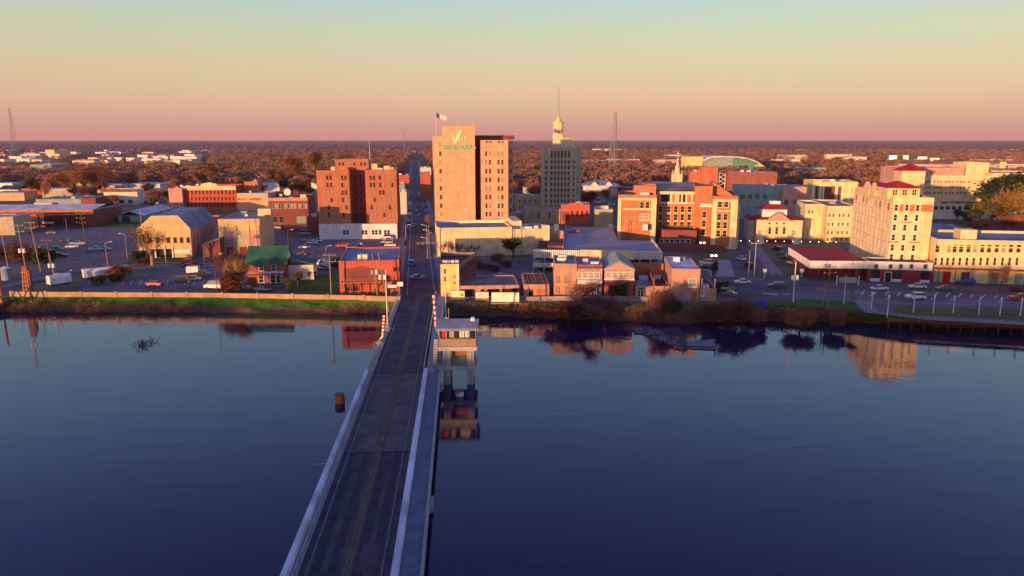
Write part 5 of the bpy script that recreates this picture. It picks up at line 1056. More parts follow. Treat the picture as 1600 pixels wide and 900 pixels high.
pole(138, 397, 331, 'dark wooden pole with three crossarms before the long store', .18, 'wood', 3, lean=-1.2); pole(14, 424, 361, 'thin bare pole near the left edge', .12, 'concrete', lean=-.8); pole(78, 415, 373, 'short dark red pole behind the parked black car', .14, 'rust', 1)
pole(88, 446, 395, 'leaning pale pole with two white drums at left', .13, 'concrete', 0, 2, lean=-1.0); pole(169, 423, 379, 'slim pink lit lamp post right of the long container', .1, 'pink', lamp=1); pole(24, 430, 367, 'thin dark pole behind the thin bare pole', .08, 'wood')
pole(199, 404, 366, 'slim pale lamp post left of the clipped hall', .09, 'concrete', lamp=-1); pole(221, 352, 328, 'pinkish pole standing at the teal shed corner', .16, 'pink'); pole(105, 362, 341, 'grey slender post before long store', .1, 'grey')
pole(339, 458, 398, 'dark riverside lamp post with white lamp left of the bushes', .12, 'wood', lamp=1); pole(320, 420, 383, 'slender pole before the brick lean-to', .1, 'grey'); pole(260, 417, 377, 'slender pale post before the clipped hall', .08, 'pale')
pole(518, 466, 395, 'stout pale wooden pole with crossarms at lawn edge', .2, 'plank', 2); pole(591, 467, 396, 'leaning wooden pole with white transformers before red restaurant', .18, 'plank', 0, 3, lean=-1.2); pole(608, 486, 395, 'tallest wooden pole with transformer beside the bridge head', .18, 'plank', 0, 2, lean=-2.2)
pole(451, 392, 360, 'dark lamp pole beside the white gable', .12, 'wood', lamp=1); pole(509, 400, 385, 'short lamp post in the brick tower lot', .08, 'grey', lamp=1)
pole(1239, 472, 408, 'cream pole with bright transformer cluster before the red canopy', .18, 'pale', 0, 3); pole(1293, 466, 413, 'dark wooden pole with wide crossarms before canopy front', .16, 'wood', 2); pole(1285, 476, 440, 'short reddish leaning pole on the right lawn', .15, 'orange', lean=.5); pole(1292, 484, 452, 'short pale pole lowest on the right lawn', .12, 'plank')
pole(1178, 434, 377, 'tall grey pole with top crossarm beside the side street', .16, 'concrete', 1); pole(1169, 436, 390, 'thin grey flag pole beside the pale lot', .09, 'concrete'); pole(1318, 476, 430, 'slim white post with base box on river walk start', .1, 'white'); pole(1113, 440, 399, 'dark lamp mast with two bright lamps beside the cypress', .1, 'black', spot=1); pole(1096, 408, 379, 'dark lamp mast with two bright lamps before brick hotel', .1, 'black', spot=1)
pole(981, 374, 350, 'thin double lamp mast on garage deck before hotel wall', .08, 'black', z=6.0, lamp=1); pole(986, 372, 346, 'thin lamp mast on garage deck behind the double one', .08, 'black', z=6.0, lamp=-1)
for i, (a, yb, yt) in enumerate([(668, 404, 372), (671, 398, 360), (634, 372, 352), (667, 380, 352), (636, 356, 336), (641, 330, 312)]): pole(a, yb, yt, ['pale street lamp nearest on right pavement of main street', 'pale street lamp second on right pavement of main street', 'pale street lamp beside brick tower ground floor', 'street lamp beside the cream theatre corner', 'street lamp up the left pavement behind brick tower', 'small far lamp on the left pavement of main street'][i], .08, 'pale', lamp=-1 if a > 650 else 1, name='street_lamp', cat='street lamp')
for i, (a, yb, yt) in enumerate([(1361, 484, 456), (1386, 496, 461), (1427, 488.5, 461), (1458, 489, 461), (1489, 489, 462), (1529, 492, 464), (1562, 493, 465), (1594, 494, 466)]):
    p = P(a, yb, 0); h = PY(a, yt, p.y).z; r = empty('promenade_lamp', p, 0, 'white promenade lamp, '+['first from the left on the river walk', 'lowest one, second from the left on the river walk', 'third from the left, below the driving white car', 'fourth from the left beside the olive lawn', 'fifth from the left beside the olive lawn', 'sixth from the left beside the olive lawn', 'second from the right end of river walk', 'last at the right edge of river walk'][i], 'lamp post', 'white lamps along the river walk')
    MB().cyl((0,0,0), (0,0,h-.9), .12, .08).build('post', 'white', r); q = MB(); q.cyl((0,0,h-.9), (0,0,h-.25), .14, .26, 8); q.cyl((0,0,h-.25), (0,0,h+.1), .34, .06, 8); q.build('lantern', 'signw', r); MB().box(-.9, .1, -.05, .05, h-1.0, h-.9).build('bracket', 'white', r)
for i in range(13):
    p = P(1144+i*13.5, 381+i*.2, 0); r = empty('globe_lamp', p, 0, 'small lit globe lamp in the row before pavilion and yellow house', 'lamp post', 'globe lamps in a row before the pavilion'); MB().cyl((0,0,0), (0,0,1.2), .05).build('post', 'grey', r); MB().cyl((0,0,1.2), (0,0,1.5), .16, .12, 8).build('globe', 'lampglow', r)
for i, (a, yb) in enumerate([(657.5, 398.2), (662, 398.6), (666, 398.1), (671, 398.6)]): pass
# traffic signals over the street
p = P(684, 404, 0); r = empty('traffic_signal', p, 0, 'traffic signal gantry with red lamps above main street', 'traffic signal'); MB().cyl((0,0,0), (0,0,6), .12).build('mast', 'grey', r); MB().box(-7.5, 0, -.06, .06, 5.6, 5.75).build('arm', 'grey', r)
for x in (-7, -5.2, -3.6): MB().box(x-.18, x+.18, -.2, .1, 4.6, 5.6).build('signal_head', 'black', r); MB().box(x-.11, x+.11, -.24, -.2, 5.2, 5.45).build('red_lamp', 'tail', r)
# masts beyond the town
def lattice(px, py_top, Y, wb, label, name='lattice_mast'):
    p = PY(px, py_top, Y); h = p.z; r = empty(name, (p.x, Y, 0), 0, label, 'radio mast'); q = MB(); n_ = 16
    for i in range(n_):
        z0, z1 = h*i/n_, h*(i+1)/n_; a0, a1 = lerp(wb, wb*.25, i/n_), lerp(wb, wb*.25, (i+1)/n_)
        c0 = [(a0*math.cos(t), a0*math.sin(t), z0) for t in (.5, 2.6, 4.7)]; c1 = [(a1*math.cos(t), a1*math.sin(t), z1) for t in (.5, 2.6, 4.7)]
        for j in range(3): q.cyl(c0[j], c1[j], wb*.035, n=4); q.cyl(c0[j], c1[(j+1) % 3], wb*.02, n=4); q.cyl(c0[(j+1) % 3], c1[j], wb*.02, n=4)
    q.build('lattice', 'grey', r)
lattice(961, 175, 900, 7, 'tall red and grey lattice radio mast right of art deco tower'); lattice(14, 168, 2200, 10, 'very thin far radio mast near the left edge'); lattice(631, 205, 2600, 5, 'faint far mast left of the tallest tower')
# lit signs and tall sign right
def sign(px, yt, yb_, yf, w_px, m, label, legs=1):
    p = P(px, yf, 0); k = (p.y*CP+H*SP)/FPX; z0, z1 = PY(px, yb_, p.y).z, PY(px, yt, p.y).z; w_ = w_px*k/2; r = empty('pole_sign', p, 0, label, 'sign'); MB().box(-w_, w_, -.3, .3, z0, z1).build('panel', m, r); MB().cyl((0,0,0), (0,0,z0), .3).build('pole', 'grey', r); return r
glow_g = mat('mat_glow_green', (.3,.8,.3), emit=(.55,1,.35,1.0)); glow_y = mat('mat_glow_yellow', (.9,.8,.4), emit=(1,.75,.25,1.0)); glow_w = mat('mat_glow_white', (.9,.8,.7), emit=(1,.72,.5,1.0))
sign(1564, 253, 263, 280, 10, 'yellow', 'tall yellow pole sign right of the hospital plant box'); 
for a, b_, c_, w_, m_, lb in ((1414, 243, 250, 8, glow_g, 'green lit roadside sign beyond red roofed tower'), (1394, 243, 249, 12, glow_w, 'pinkish white lit sign left of the green sign'), (1440, 245, 249, 14, glow_w, 'pale lit sign right of the green sign'), (1457, 247, 252, 10, glow_y, 'yellow lit sign before the far woods'), (1464, 247, 250, 5, glow_g, 'small green lit sign right of yellow sign')): sign(a, b_, c_, 259, w_, m_, lb)
sign(1194, 420, 425, 437, 5, 'white', 'small white sign at the side street corner'); sign(1252, 420, 425, 433, 5, 'signw', 'small white sign under the canopy edge')
r = empty('notice_board', P(1324, 446, 0), 0, 'long grey notice board between posts before the red podium', 'sign'); MB().box(-2.6,2.6,-.1,.1,.8,2.4).build('panel', 'grey', r); [MB().box(x-.12,x+.12,-.12,.12,0,2.9).build('post', 'signw', r) for x in (-3.2, 3.2)]
r = empty('blue_bin', P(1190, 478, -.1), 0, 'bright blue double bin on the right grass bank', 'bin'); [MB().box(x-.6,x+.6,-.4,.4,0,1.3).build('bin_box', mat('mat_binblue', (.03,.08,.5)), r) for x in (-.75, .75)]
r = empty('road_sign', P(621, 463, 0), 0, 'white sign board at the left bridge head', 'sign'); MB().box(-2.8,-.2,-.08,.08,2.4,3.2).build('panel', 'signw', r); MB().box(0,1.6,-.08,.08,2.8,4.0).build('panel', 'signw', r); [MB().box(x,x+.12,-.06,.06,0,3.8).build('post', 'grey', r) for x in (-1.8, .6)]
# wooden railway bridge tower and end on the far left
r = empty('railway_signal_tower', P(44, 455, 0), 0, 'lit orange timber tower on the left river wall', 'tower'); q = MB()
for x in (-.9, .9):
    for y in (-.7, .7): q.cyl((x, y, -1), (x*.55, y*.55, 6.0), .22)
for i in range(5): z = .4+i*1.25; q.box(-.9, .9, -.85, -.7, z, z+.22)
q.build('frame', 'orange', r); MB().box(-.7,.7,-.5,.5,5.8,7.2).build('cabin', 'rust', r); MB().box(.75,1.25,-.5,.5,0,6).build('boarding', 'rust', r)
r = empty('railway_bridge_end', P(-6, 474, -1), 0, 'dark maroon railway bridge end at the left edge', 'bridge'); MB().box(-12,1.6,-6,3,-.8,.4).build('girder', 'maroon', r); q = MB()
for i in range(4): q.cyl((-10+i*3.4, -5.5, .4), (-8.3+i*3.4, -5.5, 4), .2); q.cyl((-8.3+i*3.4, -5.5, 4), (-6.6+i*3.4, -5.5, .4), .2)
q.build('truss', 'maroon', r); MB().box(-2,1,-5,-2,-6,-.8).build('pier', 'rust', r); MB().cyl((2.2,-1,-1.5), (2.4,-1,7.5), .3).build('lit_post', 'orange', r)
# ================================================================ trees
BARK = {k: mat('mat_bark_'+k, c, var=.25, sc=.8) for k, c in dict(brown=(.20,.10,.055), pale=(.42,.27,.17), dark=(.07,.045,.04)).items()}
FOL = {k: mat('mat_fol_'+k, c, var=.45, sc=.25, streak=0) for k, c in dict(rust=(.33,.135,.06), brown=(.28,.12,.07), plum=(.20,.085,.085), olive=(.17,.13,.04), green=(.035,.07,.015), ever=(.018,.035,.014), red=(.22,.04,.03)).items()}
def tree_mesh(seed, h, spread, style, nleaf, leaf, trunk_r=.22, base=.25):
    g = random.Random(seed); t = MB(); tips = []
    def grow(p, d, L, r_, lv):
        q_ = p+d*L; t.cyl(p, q_, r_, r_*.65, 5 if lv < 2 else 3)
        if lv >= 3: tips.append((p, q_)); return
        for _ in range(4 if lv == 0 else 3):
            a = g.uniform(0, 6.283); s_ = g.uniform(.45, .95)*spread; nd = (d+Vector((math.cos(a)*s_, math.sin(a)*s_, g.uniform(-.05, .35)))).normalized()
            grow(lerp(p, q_, g.uniform(.6, 1)), nd, L*g.uniform(.62, .85), r_*.55, lv+1)
        if lv > 0: tips.append((lerp(p, q_, .5), q_))
    grow(Vector((0, 0, -.3)), Vector((g.uniform(-.05, .05), 0, 1)).normalized(), h*.36, trunk_r, 0)
    mz = max(b_.z for a, b_ in tips); k = h/mz*.97
    t.v = [(x*k, y*k, z*k) for x, y, z in t.v]; c = MB(); mats_n = 2
    rs = np.random.RandomState(seed)
    for i in range(nleaf):
        a, b_ = tips[rs.randint(len(tips))]; p = lerp(a, b_, rs.rand())*k+Vector(rs.normal(0, .055*h, 3))
        if base == 0: p.z = max(.1, p.z*rs.rand()**.45)
        if p.z < base*h: continue
        if style == 'bare':
            d = Vector((rs.normal(), rs.normal(), abs(rs.normal())+.3)).normalized()*leaf*rs.uniform(.8, 1.8); s_ = d.orthogonal().normalized()*leaf*.09
            c.face([p-s_, p+s_, p+d], int(rs.rand() < .35))
        else:
            u = Vector(rs.normal(0, 1, 3)).normalized(); v_ = u.orthogonal().normalized(); w_ = leaf*rs.uniform(.5, 1.1); c.face([p-u*w_, p-v_*w_*.7, p+u*w_, p+v_*w_*.7], int(rs.rand() < .35))
    return t, c
TP = {}
def tree_proto(key, seed, h, spread, style, nleaf, leaf, bark, f1, f2, **k):
    t, c = tree_mesh(seed, h, spread, style, nleaf, leaf, **k); TP[key] = (t.mesh('trunk', BARK[bark]), c.mesh('crown', [FOL[f1], FOL[f2]]), h)
tree_proto('bare1', 1, 10, .9, 'bare', 2600, .85, 'brown', 'rust', 'brown'); tree_proto('bare2', 2, 12, .8, 'bare', 2800, .95, 'brown', 'brown', 'rust'); tree_proto('bare3', 3, 9, 1.0, 'bare', 2400, .9, 'pale', 'plum', 'rust')
tree_proto('gold', 4, 10, .9, 'bare', 2600, .9, 'pale', 'olive', 'rust'); tree_proto('olive', 5, 9, .9, 'leaf', 1500, .42, 'brown', 'olive', 'green'); tree_proto('ever', 6, 10, .8, 'leaf', 1900, .45, 'dark', 'ever', 'green', base=.15); tree_proto('green', 8, 8, .9, 'leaf', 1700, .4, 'dark', 'green', 'olive', base=.12)
tree_proto('syca', 9, 14, .95, 'bare', 1500, .8, 'pale', 'olive', 'rust', trunk_r=.34); tree_proto('skel', 10, 12, 1.1, 'bare', 900, .8, 'brown', 'plum', 'brown', trunk_r=.3); tree_proto('bush', 11, 5, 1.2, 'bare', 3200, .75, 'brown', 'rust', 'brown', base=.0, trunk_r=.12)
tree_proto('bushp', 12, 5, 1.2, 'bare', 3200, .75, 'dark', 'plum', 'brown', base=.0, trunk_r=.12); tree_proto('bushg', 13, 5, 1.1, 'leaf', 1900, .32, 'dark', 'green', 'ever', base=.0, trunk_r=.12); tree_proto('bushr', 14, 5, 1.2, 'bare', 3000, .7, 'brown', 'red', 'rust', base=.0, trunk_r=.12)
def tree(key, p, h, label, group=None, rz=None, wx=1.0, name='tree', cat='tree'):
    t, c, h0 = TP[key]; r = empty(name, p, rnd.uniform(0, 6.28) if rz is None else rz, label, cat, group); k = h/h0; r.scale = (k*wx, k*wx, k); link('trunk', t, r); link('crown', c, r); return r
def ptree(key, px, yb, yt, label, wx=1.0, z=0, name='tree', cat='tree'):
    p = P(px, yb, z); tree(key, p, PY(px, yt, p.y).z-z, label, wx=wx, name=name, cat=cat)
ptree('syca', 238, 415, 352, 'large bare golden tree before the clipped gable hall', 1.25); ptree('bush', 361, 456, 424, 'round olive brown bush left of green roofed house', 1.5, name='bush', cat='bush'); ptree('gold', 372, 452, 408, 'golden brown bare tree before the faded wall panels', 1.2); ptree('skel', 352, 440, 386, 'rust bare tree between hall and faded panel building', 1.1)
ptree('bushg', 462, 436, 421, 'dark green bush behind the white wing of green roofed house', 1.3, name='bush', cat='bush'); ptree('olive', 449, 456, 434, 'olive small tree at green roofed house corner', 1.0); ptree('olive', 465, 450, 424, 'small palm like tree on the lawn corner', .9); ptree('bushg', 485, 436, 421, 'dark round bush at the lawn top', 1.3, name='bush', cat='bush')
ptree('bushr', 192, 432, 413, 'red brown bush right of the long container', 2.2, name='bush', cat='bush'); ptree('bushg', 150, 445, 430, 'dark green bush before the long container', 1.8, name='bush', cat='bush'); ptree('bushg', 180, 440, 425, 'dark green bush below the red brown bush', 1.8, name='bush', cat='bush'); ptree('bushg', 215, 405, 390, 'dark hedge like bush left of clipped hall', 1.6, name='bush', cat='bush'); ptree('bushr', 222, 413, 403, 'low rust bush at foot of golden tree', 2.0, name='bush', cat='bush'); ptree('bushp', 45, 408, 385, 'plum bush behind the left poles', 2.4, name='bush', cat='bush'); ptree('bushg', 70, 412, 386, 'olive bush behind the short red pole', 1.2, name='bush', cat='bush'); ptree('bushp', 12, 405, 378, 'plum bush at far left edge', 2.6, name='bush', cat='bush')
ptree('ever', 802, 403, 372, 'dark round evergreen before the cream theatre wall', 1.35)
for i, px in enumerate((692, 709, 717, 732, 743)): ptree('skel', px, 403, 376+i*1.5, ['first small bare tree from the street by the theatre wall', 'second small bare tree from the street by theatre wall', 'third small bare tree from the street by theatre wall', 'fourth small bare tree from the street by theatre wall', 'fifth small bare tree from the street by theatre wall'][i], .7)
for i, (px, yb) in enumerate(((752, 420), (772, 424), (790, 418), (776, 408))): ptree('bushp', px, yb, yb-13, ['brown shrub bed left of the evergreen lot', 'brown shrub nearest in evergreen lot', 'brown shrub right in evergreen lot', 'brown shrub right below the theatre wall'][i], 1.8, name='bush', cat='bush')
ptree('skel', 906, 490, 434, 'large bare spreading tree on bank before the arched buildings', 1.3, -1.5); ptree('bushp', 890, 496, 466, 'plum thicket left of the spreading bare tree', 2.6, -2, name='bush', cat='bush'); ptree('bushp', 925, 494, 462, 'plum thicket right of the spreading bare tree', 2.4, -2, name='bush', cat='bush')
ptree('bushg', 966, 466, 438, 'green bush before the gabled arch building', 1.15, name='bush', cat='bush'); ptree('bushp', 1033, 492, 446, 'big rust coloured bush on bank before broken roof building', 1.0, -1.5, name='bush', cat='bush'); ptree('bushg', 1055, 490, 466, 'olive green bush right of the big rust bush', 1.0, -1, name='bush', cat='bush'); ptree('bushp', 1150, 502, 462, 'broad plum bush on the bank below the river road', 1.5, -2, name='bush', cat='bush'); ptree('bushp', 1120, 500, 470, 'plum bush left of the broad plum bush', 1.5, -2, name='bush', cat='bush'); ptree('bushp', 1180, 504, 476, 'plum bush below the blue bin', 1.5, -2, name='bush', cat='bush')
ptree('bush', 1250, 508, 482, 'rusty bush on the bank below the cream pole', 2.0, -2, name='bush', cat='bush'); ptree('bush', 1300, 508, 484, 'rusty bush on bank below the leaning red pole', 2.0, -2, name='bush', cat='bush'); ptree('olive', 1330, 503, 484, 'olive bush left of the river walk', 1.6, -1, name='bush', cat='bush'); ptree('bushg', 1126, 456, 438, 'dark bush beside terrace bar', 1.4, name='bush', cat='bush')
ptree('green', 1115, 442, 404, 'tall thin olive cypress beside the white cars', .42); ptree('skel', 1562, 458, 416, 'bare golden tree before the cream row', 1.0); ptree('bushr', 1590, 456, 448, 'low red brown hedge at right edge', 2.6, name='bush', cat='bush'); ptree('gold', 670, 365, 336, 'golden tree on the pavement left of theatre', .6); ptree('gold', 633, 392, 374, 'small golden tree at brick tower pavement', .5); ptree('bushp', 1176, 366, 352, 'plum tree at left of the pavilion', 1.0, name='bush', cat='bush')
ptree('ever', 1493, 346, 328, 'small dark round evergreen before parking deck', 1.3)
for i, (px, yb, yt, k) in enumerate([(1570,345,278,'ever'), (1592,345,272,'ever'), (1548,350,296,'ever'), (1605,356,290,'olive'), (1530,352,314,'olive'), (1560,358,312,'olive'), (1585,360,300,'gold'), (1540,366,340,'bare1'), (1562,368,338,'bare2'), (1585,370,336,'bare1'), (1604,370,338,'bare3'), (1525,366,344,'bare3'), (1512,356,330,'ever')]):
    ptree(k, px, yb, yt, ['dark evergreen topmost before the hospital right part', 'tallest dark evergreen at the right edge', 'dark evergreen left of the topmost pair', 'olive tree at right edge below evergreens', 'low olive tree nearest the parking deck', 'broad olive tree under the evergreens', 'golden tree among the evergreens', 'rust tree second behind the cream row roof', 'rust tree third behind the cream row roof', 'rust tree fourth behind the cream row roof', 'rust tree last behind the cream row roof', 'rust tree first behind the cream row roof', 'dark evergreen right of parking deck'][i], 1.5)
ptree('bare2', 470, 276+20, 243, 'tall orange brown tree left of brick tower', 1.2); ptree('bare1', 425, 296, 262, 'bare orange tree behind the dish roof', 1.2); ptree('bare2', 340, 290, 258, 'wide orange bare tree behind the red arcade building', 1.3); ptree('gold', 490, 280, 236, 'golden brown tree at brick tower left side', 1.1)
ptree('bare2', 130, 306, 258, 'large orange tree behind the grey warehouse', 1.4); ptree('bare1', 108, 308, 266, 'orange tree left of the large one behind grey warehouse', 1.4); ptree('bare1', 150, 308, 262, 'orange tree right of the large one behind grey warehouse', 1.3); ptree('gold', 50, 306, 278, 'golden tree behind left green', 1.4); ptree('ever', 66, 306, 286, 'dark evergreen behind the grey warehouse left end', 1.5)
for i, px in enumerate((1068, 1082, 1096, 1112, 1128, 1205, 1225, 1262, 1290)): tree(['bare1', 'ever', 'bare2', 'gold'][i % 4], PY(px, 300, 840).xy.to_3d(), 9+i % 3*2, 'tree '+['first', 'second', 'third', 'fourth', 'fifth', 'sixth', 'seventh', 'eighth', 'ninth'][i]+' from left in the row before the arena and flat shops', 'trees before the arena', wx=1.3)
# footprints of everything built so far, so that no far tree stands in a building
bpy.context.view_layer.update()
FP = []
for o in SC.objects:
    if o.parent is None and o.type == 'EMPTY' and o.get('category') not in (None, 'tree', 'bush', 'car', 'pickup', 'van', 'utility pole', 'bridge'):
        xs_ = []; ys_ = []
        for c in o.children:
            if c.type != 'MESH': continue
            for v in c.bound_box: q = c.matrix_world @ Vector(v); xs_.append(q.x); ys_.append(q.y)
        if xs_ and (max(xs_)-min(xs_)) > 3: FP.append((min(xs_)-4, max(xs_)+4, min(ys_)-4, max(ys_)+4))
FPA = np.array(FP)
def free(x, y):
    if np.any((FPA[:, 0] < x) & (FPA[:, 1] > x) & (FPA[:, 2] < y) & (FPA[:, 3] > y)): return False
    for a, c in zip(MS, MS[1:]):
        if a.y-5 <= y <= c.y: t = (y-a.y)/(c.y-a.y); return abs(lerp(a, c, t).x-x) > 13+.004*y
    return True
# pale far houses and stores
def infill():
    n_ = 0
    for i in range(400):
        if n_ >= 46: break
        px = rnd.uniform(0, 1500); Y = rnd.uniform(400, 640); x = (px-800)/FPX*(Y*CP+8); w_ = rnd.uniform(12, 26)
        if px > 1080 and Y < 520: continue
        if px < 480 and Y < 440: continue
        ok = all(free(x+dx, Y+dy) for dx in (-w_/2, 0, w_/2) for dy in (0, 10, 18)) and not any(f[0] < x+w_/2 and f[1] > x-w_/2 and f[2] < Y+18 and f[3] > Y for f in FP)
        if not ok: continue
        house(x, Y, w_, rnd.uniform(12, 18), rnd.uniform(4, 7.5), 'low flat roofed shop in the streets behind the towers', 'low shops behind the towers', rnd.choice(['pale', 'brick', 'redbrick', 'tan', 'teal', 'stone', 'pink', 'white', 'darkbrick']), rnd.choice(['rgrey', 'rwhite', 'rblue', 'rtan']), True); n_ += 1
HS = []
hp = [(i, j) for i in range(26) for j in range(1)]
def house(x, y, w_, d_, h_, label, group, wall, roof, flat=False):
    r = empty('house' if not flat else 'store', (x, y, 0), rnd.uniform(-.35, .2), label, 'house' if not flat else 'store', group); MB().box(-w_/2, w_/2, 0, d_, 0, h_).build('wall', wall, r)
    if flat: MB().box(-w_/2-.3, w_/2+.3, -.3, d_+.3, h_+.002, h_+.5).build('roof', roof, r)
    else: q = MB(); gable(q, -w_/2, w_/2, 0, d_, h_+.05, h_+2.6, 'x', .5); q.build('roof', roof, r)
    FP.append((x-w_/2-3, x+w_/2+3, y-8, y+d_+3))
infill(); FPA = np.array(FP)
for i in range(75):
    px = rnd.uniform(0, 1600); Y = rnd.uniform(520, 1500); x = (px-800)/FPX*(Y*CP+8)
    if free(x, Y): house(x, Y, rnd.uniform(10, 18), rnd.uniform(8, 12), rnd.uniform(3, 5), 'small pale gabled house among bare trees beyond the town', 'small pale houses beyond the town', rnd.choice(['white', 'pale', 'pink', 'cream']), rnd.choice(['rgrey', 'rtan', 'rblue', 'rdark']))
for i in range(60):
    px = rnd.uniform(-20, 330); Y = rnd.choice([1250, 1450, 1700, 2000, 2350])+rnd.uniform(-60, 60); x = (px-800)/FPX*(Y*CP+8)
    house(x, Y, rnd.uniform(10, 36), 22, rnd.uniform(6.5, 9.5), 'long pale store in the bright strip under the left horizon', 'pale stores under the left horizon', rnd.choice(['white', 'cream', 'pale', 'signw', 'tan']), rnd.choice(['rwhite', 'rtan']), True)
for i in range(26):
    px = rnd.choice([rnd.uniform(920, 1060), rnd.uniform(1200, 1500), rnd.uniform(1480, 1600)]); Y = rnd.choice([900, 1200, 1500, 2400])+rnd.uniform(-60, 60); x = (px-800)/FPX*(Y*CP+8)
    if free(x, Y): house(x, Y, rnd.uniform(20, 60), 25, rnd.uniform(8, 13), 'long pale store among the woods right of art deco tower', 'pale stores in the woods right of art deco tower', rnd.choice(['white', 'cream', 'pale', 'pink']), 'rwhite', True)
FPA = np.array(FP)
# individual trees of the belt behind the town
LB_ = {'bare1': 'rust brown bare tree in the belt beyond the town', 'bare2': 'tall orange brown bare tree in the belt beyond the town', 'bare3': 'pale trunked plum bare tree in the belt beyond the town', 'gold': 'golden bare tree in the belt beyond the town', 'olive': 'small olive leaved tree in the belt beyond the town', 'ever': 'dark evergreen tree in the belt beyond the town'}
cnt = 0; tries = 0
while cnt < 290 and tries < 4000:
    tries += 1; px = rnd.uniform(-30, 1630); Y = 430+rnd.random()**1.1*520; x = (px-800)/FPX*(Y*CP+8)
    if 1100 < px and Y < 560: continue
    if not free(x, Y) or not free(x, Y-10): continue
    if px < 210 and rnd.random() < .3: continue
    k = rnd.choices(['bare1', 'bare2', 'bare3', 'gold', 'olive', 'ever'], [5, 5, 3, 3, 1.2, 1.3])[0]
    tree(k, (x, Y, 0), rnd.uniform(8, 13), LB_[k], LB_[k].replace('tree', 'trees')[:40], wx=rnd.uniform(1.0, 1.35)); cnt += 1
# ================================================================ masses: far woods, undergrowth, rubble
def scatter_mesh(name, pts, hs, nf, mats, seed, thin=.35, spread=.42, low=.25, sz=.11):
    rs = np.random.RandomState(seed); n_ = len(pts); P_ = np.repeat(np.array(pts), nf, 0); Hh = np.repeat(np.array(hs), nf)
    N_ = n_*nf; th_ = rs.rand(N_)*6.283; rr = np.sqrt(rs.rand(N_)); zz = low+rs.rand(N_)**.8*(1-low)
    prof = np.sqrt(np.clip(1-((zz-.55)/.5)**2, .05, 1)); c = P_+np.stack([np.cos(th_)*rr*prof*spread*Hh, np.sin(th_)*rr*prof*spread*Hh, zz*Hh*.92], 1)
    u = rs.normal(size=(N_, 3)); u[:, 2] = np.abs(u[:, 2]); u /= np.linalg.norm(u, axis=1)[:, None]; v = rs.normal(size=(N_, 3)); v -= (v*u).sum(1)[:, None]*u; v /= np.linalg.norm(v, axis=1)[:, None]
    s_ = (Hh*sz*rs.uniform(.6, 1.4, N_))[:, None]; V = np.stack([c-v*s_*thin, c+v*s_*thin, c+u*s_*1.6], 1).reshape(-1, 3)
    me = bpy.data.meshes.new(name); me.vertices.add(len(V)); me.vertices.foreach_set('co', V.ravel()); me.loops.add(3*N_); me.loops.foreach_set('vertex_index', np.arange(3*N_, dtype=np.int32))
    me.polygons.add(N_); me.polygons.foreach_set('loop_start', np.arange(0, 3*N_, 3, dtype=np.int32)); me.polygons.foreach_set('loop_total', np.full(N_, 3, dtype=np.int32))
    for m_ in mats: me.materials.append(m_)
    mi = np.repeat(rs.randint(0, len(mats), n_), nf); k_ = rs.rand(N_) < .15; mi[k_] = rs.randint(0, len(mats), k_.sum()); me.polygons.foreach_set('material_index', mi.astype(np.int32)); me.update(); me.validate(); return me
WOOD = [mat('mat_wood_'+k, c, var=.35, sc=.05, streak=0) for k, c in (('a', (.29,.145,.12)), ('b', (.24,.125,.11)), ('c', (.33,.165,.11)), ('d', (.21,.11,.115)), ('e', (.18,.15,.06)), ('f', (.10,.09,.05)))]; WOOD = [WOOD[i] for i in (0, 1, 2, 0, 3, 1, 4, 0, 2, 5)]
pts, hs = [], []; rs = np.random.RandomState(5)
gate_x = rs.rand(12000)
for i in range(14000):
    Y = 620+rs.rand()**1.25*1900; px = rs.uniform(-60, 1660); x = (px-800)/FPX*(Y*CP+8)
    clear = (px < 330 and 900 < Y < 2500) and rs.rand() < .45
    nse = math.sin(x*.011+2)*math.sin(Y*.009+x*.003)
    if clear or nse > .72 or not free(x, Y) or not free(x, Y-12) : continue
    pts.append((x, Y, 0)); hs.append(rs.uniform(5, 8.5) if (px < 330 and 1100 < Y) else rs.uniform(7, 13))
o = link('far_woods', scatter_mesh('far_woods', pts, hs, 190, WOOD, 3, thin=.8, spread=.55, low=.0, sz=.068)); tag(o, 'broad rust brown winter woods stretching beyond the town', 'woods', kind='stuff')
# canopy sheet to the horizon
na, nr = 620, 210; az = np.radians(np.linspace(-47, 47, na)); r0 = 2050.0; rr = r0*np.exp(np.linspace(0, math.log(21000/r0), nr)); rs = np.random.RandomState(9)
A_, R_ = np.meshgrid(az, rr); hz = rs.uniform(1.5, 12.5, A_.shape); big = np.sin(A_*60+R_*.004)*np.sin(R_*.0023+A_*23); hz = hz*(.75+.35*big)
hz[0] = 0
leftclear = (A_ < np.radians(-22)) & (R_ < 2500); hz[leftclear] *= .6
V = np.stack([R_*np.sin(A_)+rs.normal(0, 1.5, A_.shape)*R_/3000, R_*np.cos(A_), np.clip(hz, .2, 15)], -1).reshape(-1, 3); idx = np.arange(na*nr).reshape(nr, na)
F_ = np.stack([idx[:-1, :-1], idx[:-1, 1:], idx[1:, 1:], idx[1:, :-1]], -1).reshape(-1, 4)
me = bpy.data.meshes.new('horizon_woods'); me.from_pydata(V.tolist(), [], F_.tolist()); [me.materials.append(WOOD[k]) for k in (2, 4, 0, 9)]
mi = rs.choice(4, len(F_), p=[.42, .24, .28, .06]).astype(np.int32); me.polygons.foreach_set('material_index', mi); me.update(); tag(link('horizon_woods', me), 'flat brown forest canopy reaching to the horizon', 'woods', kind='stuff')
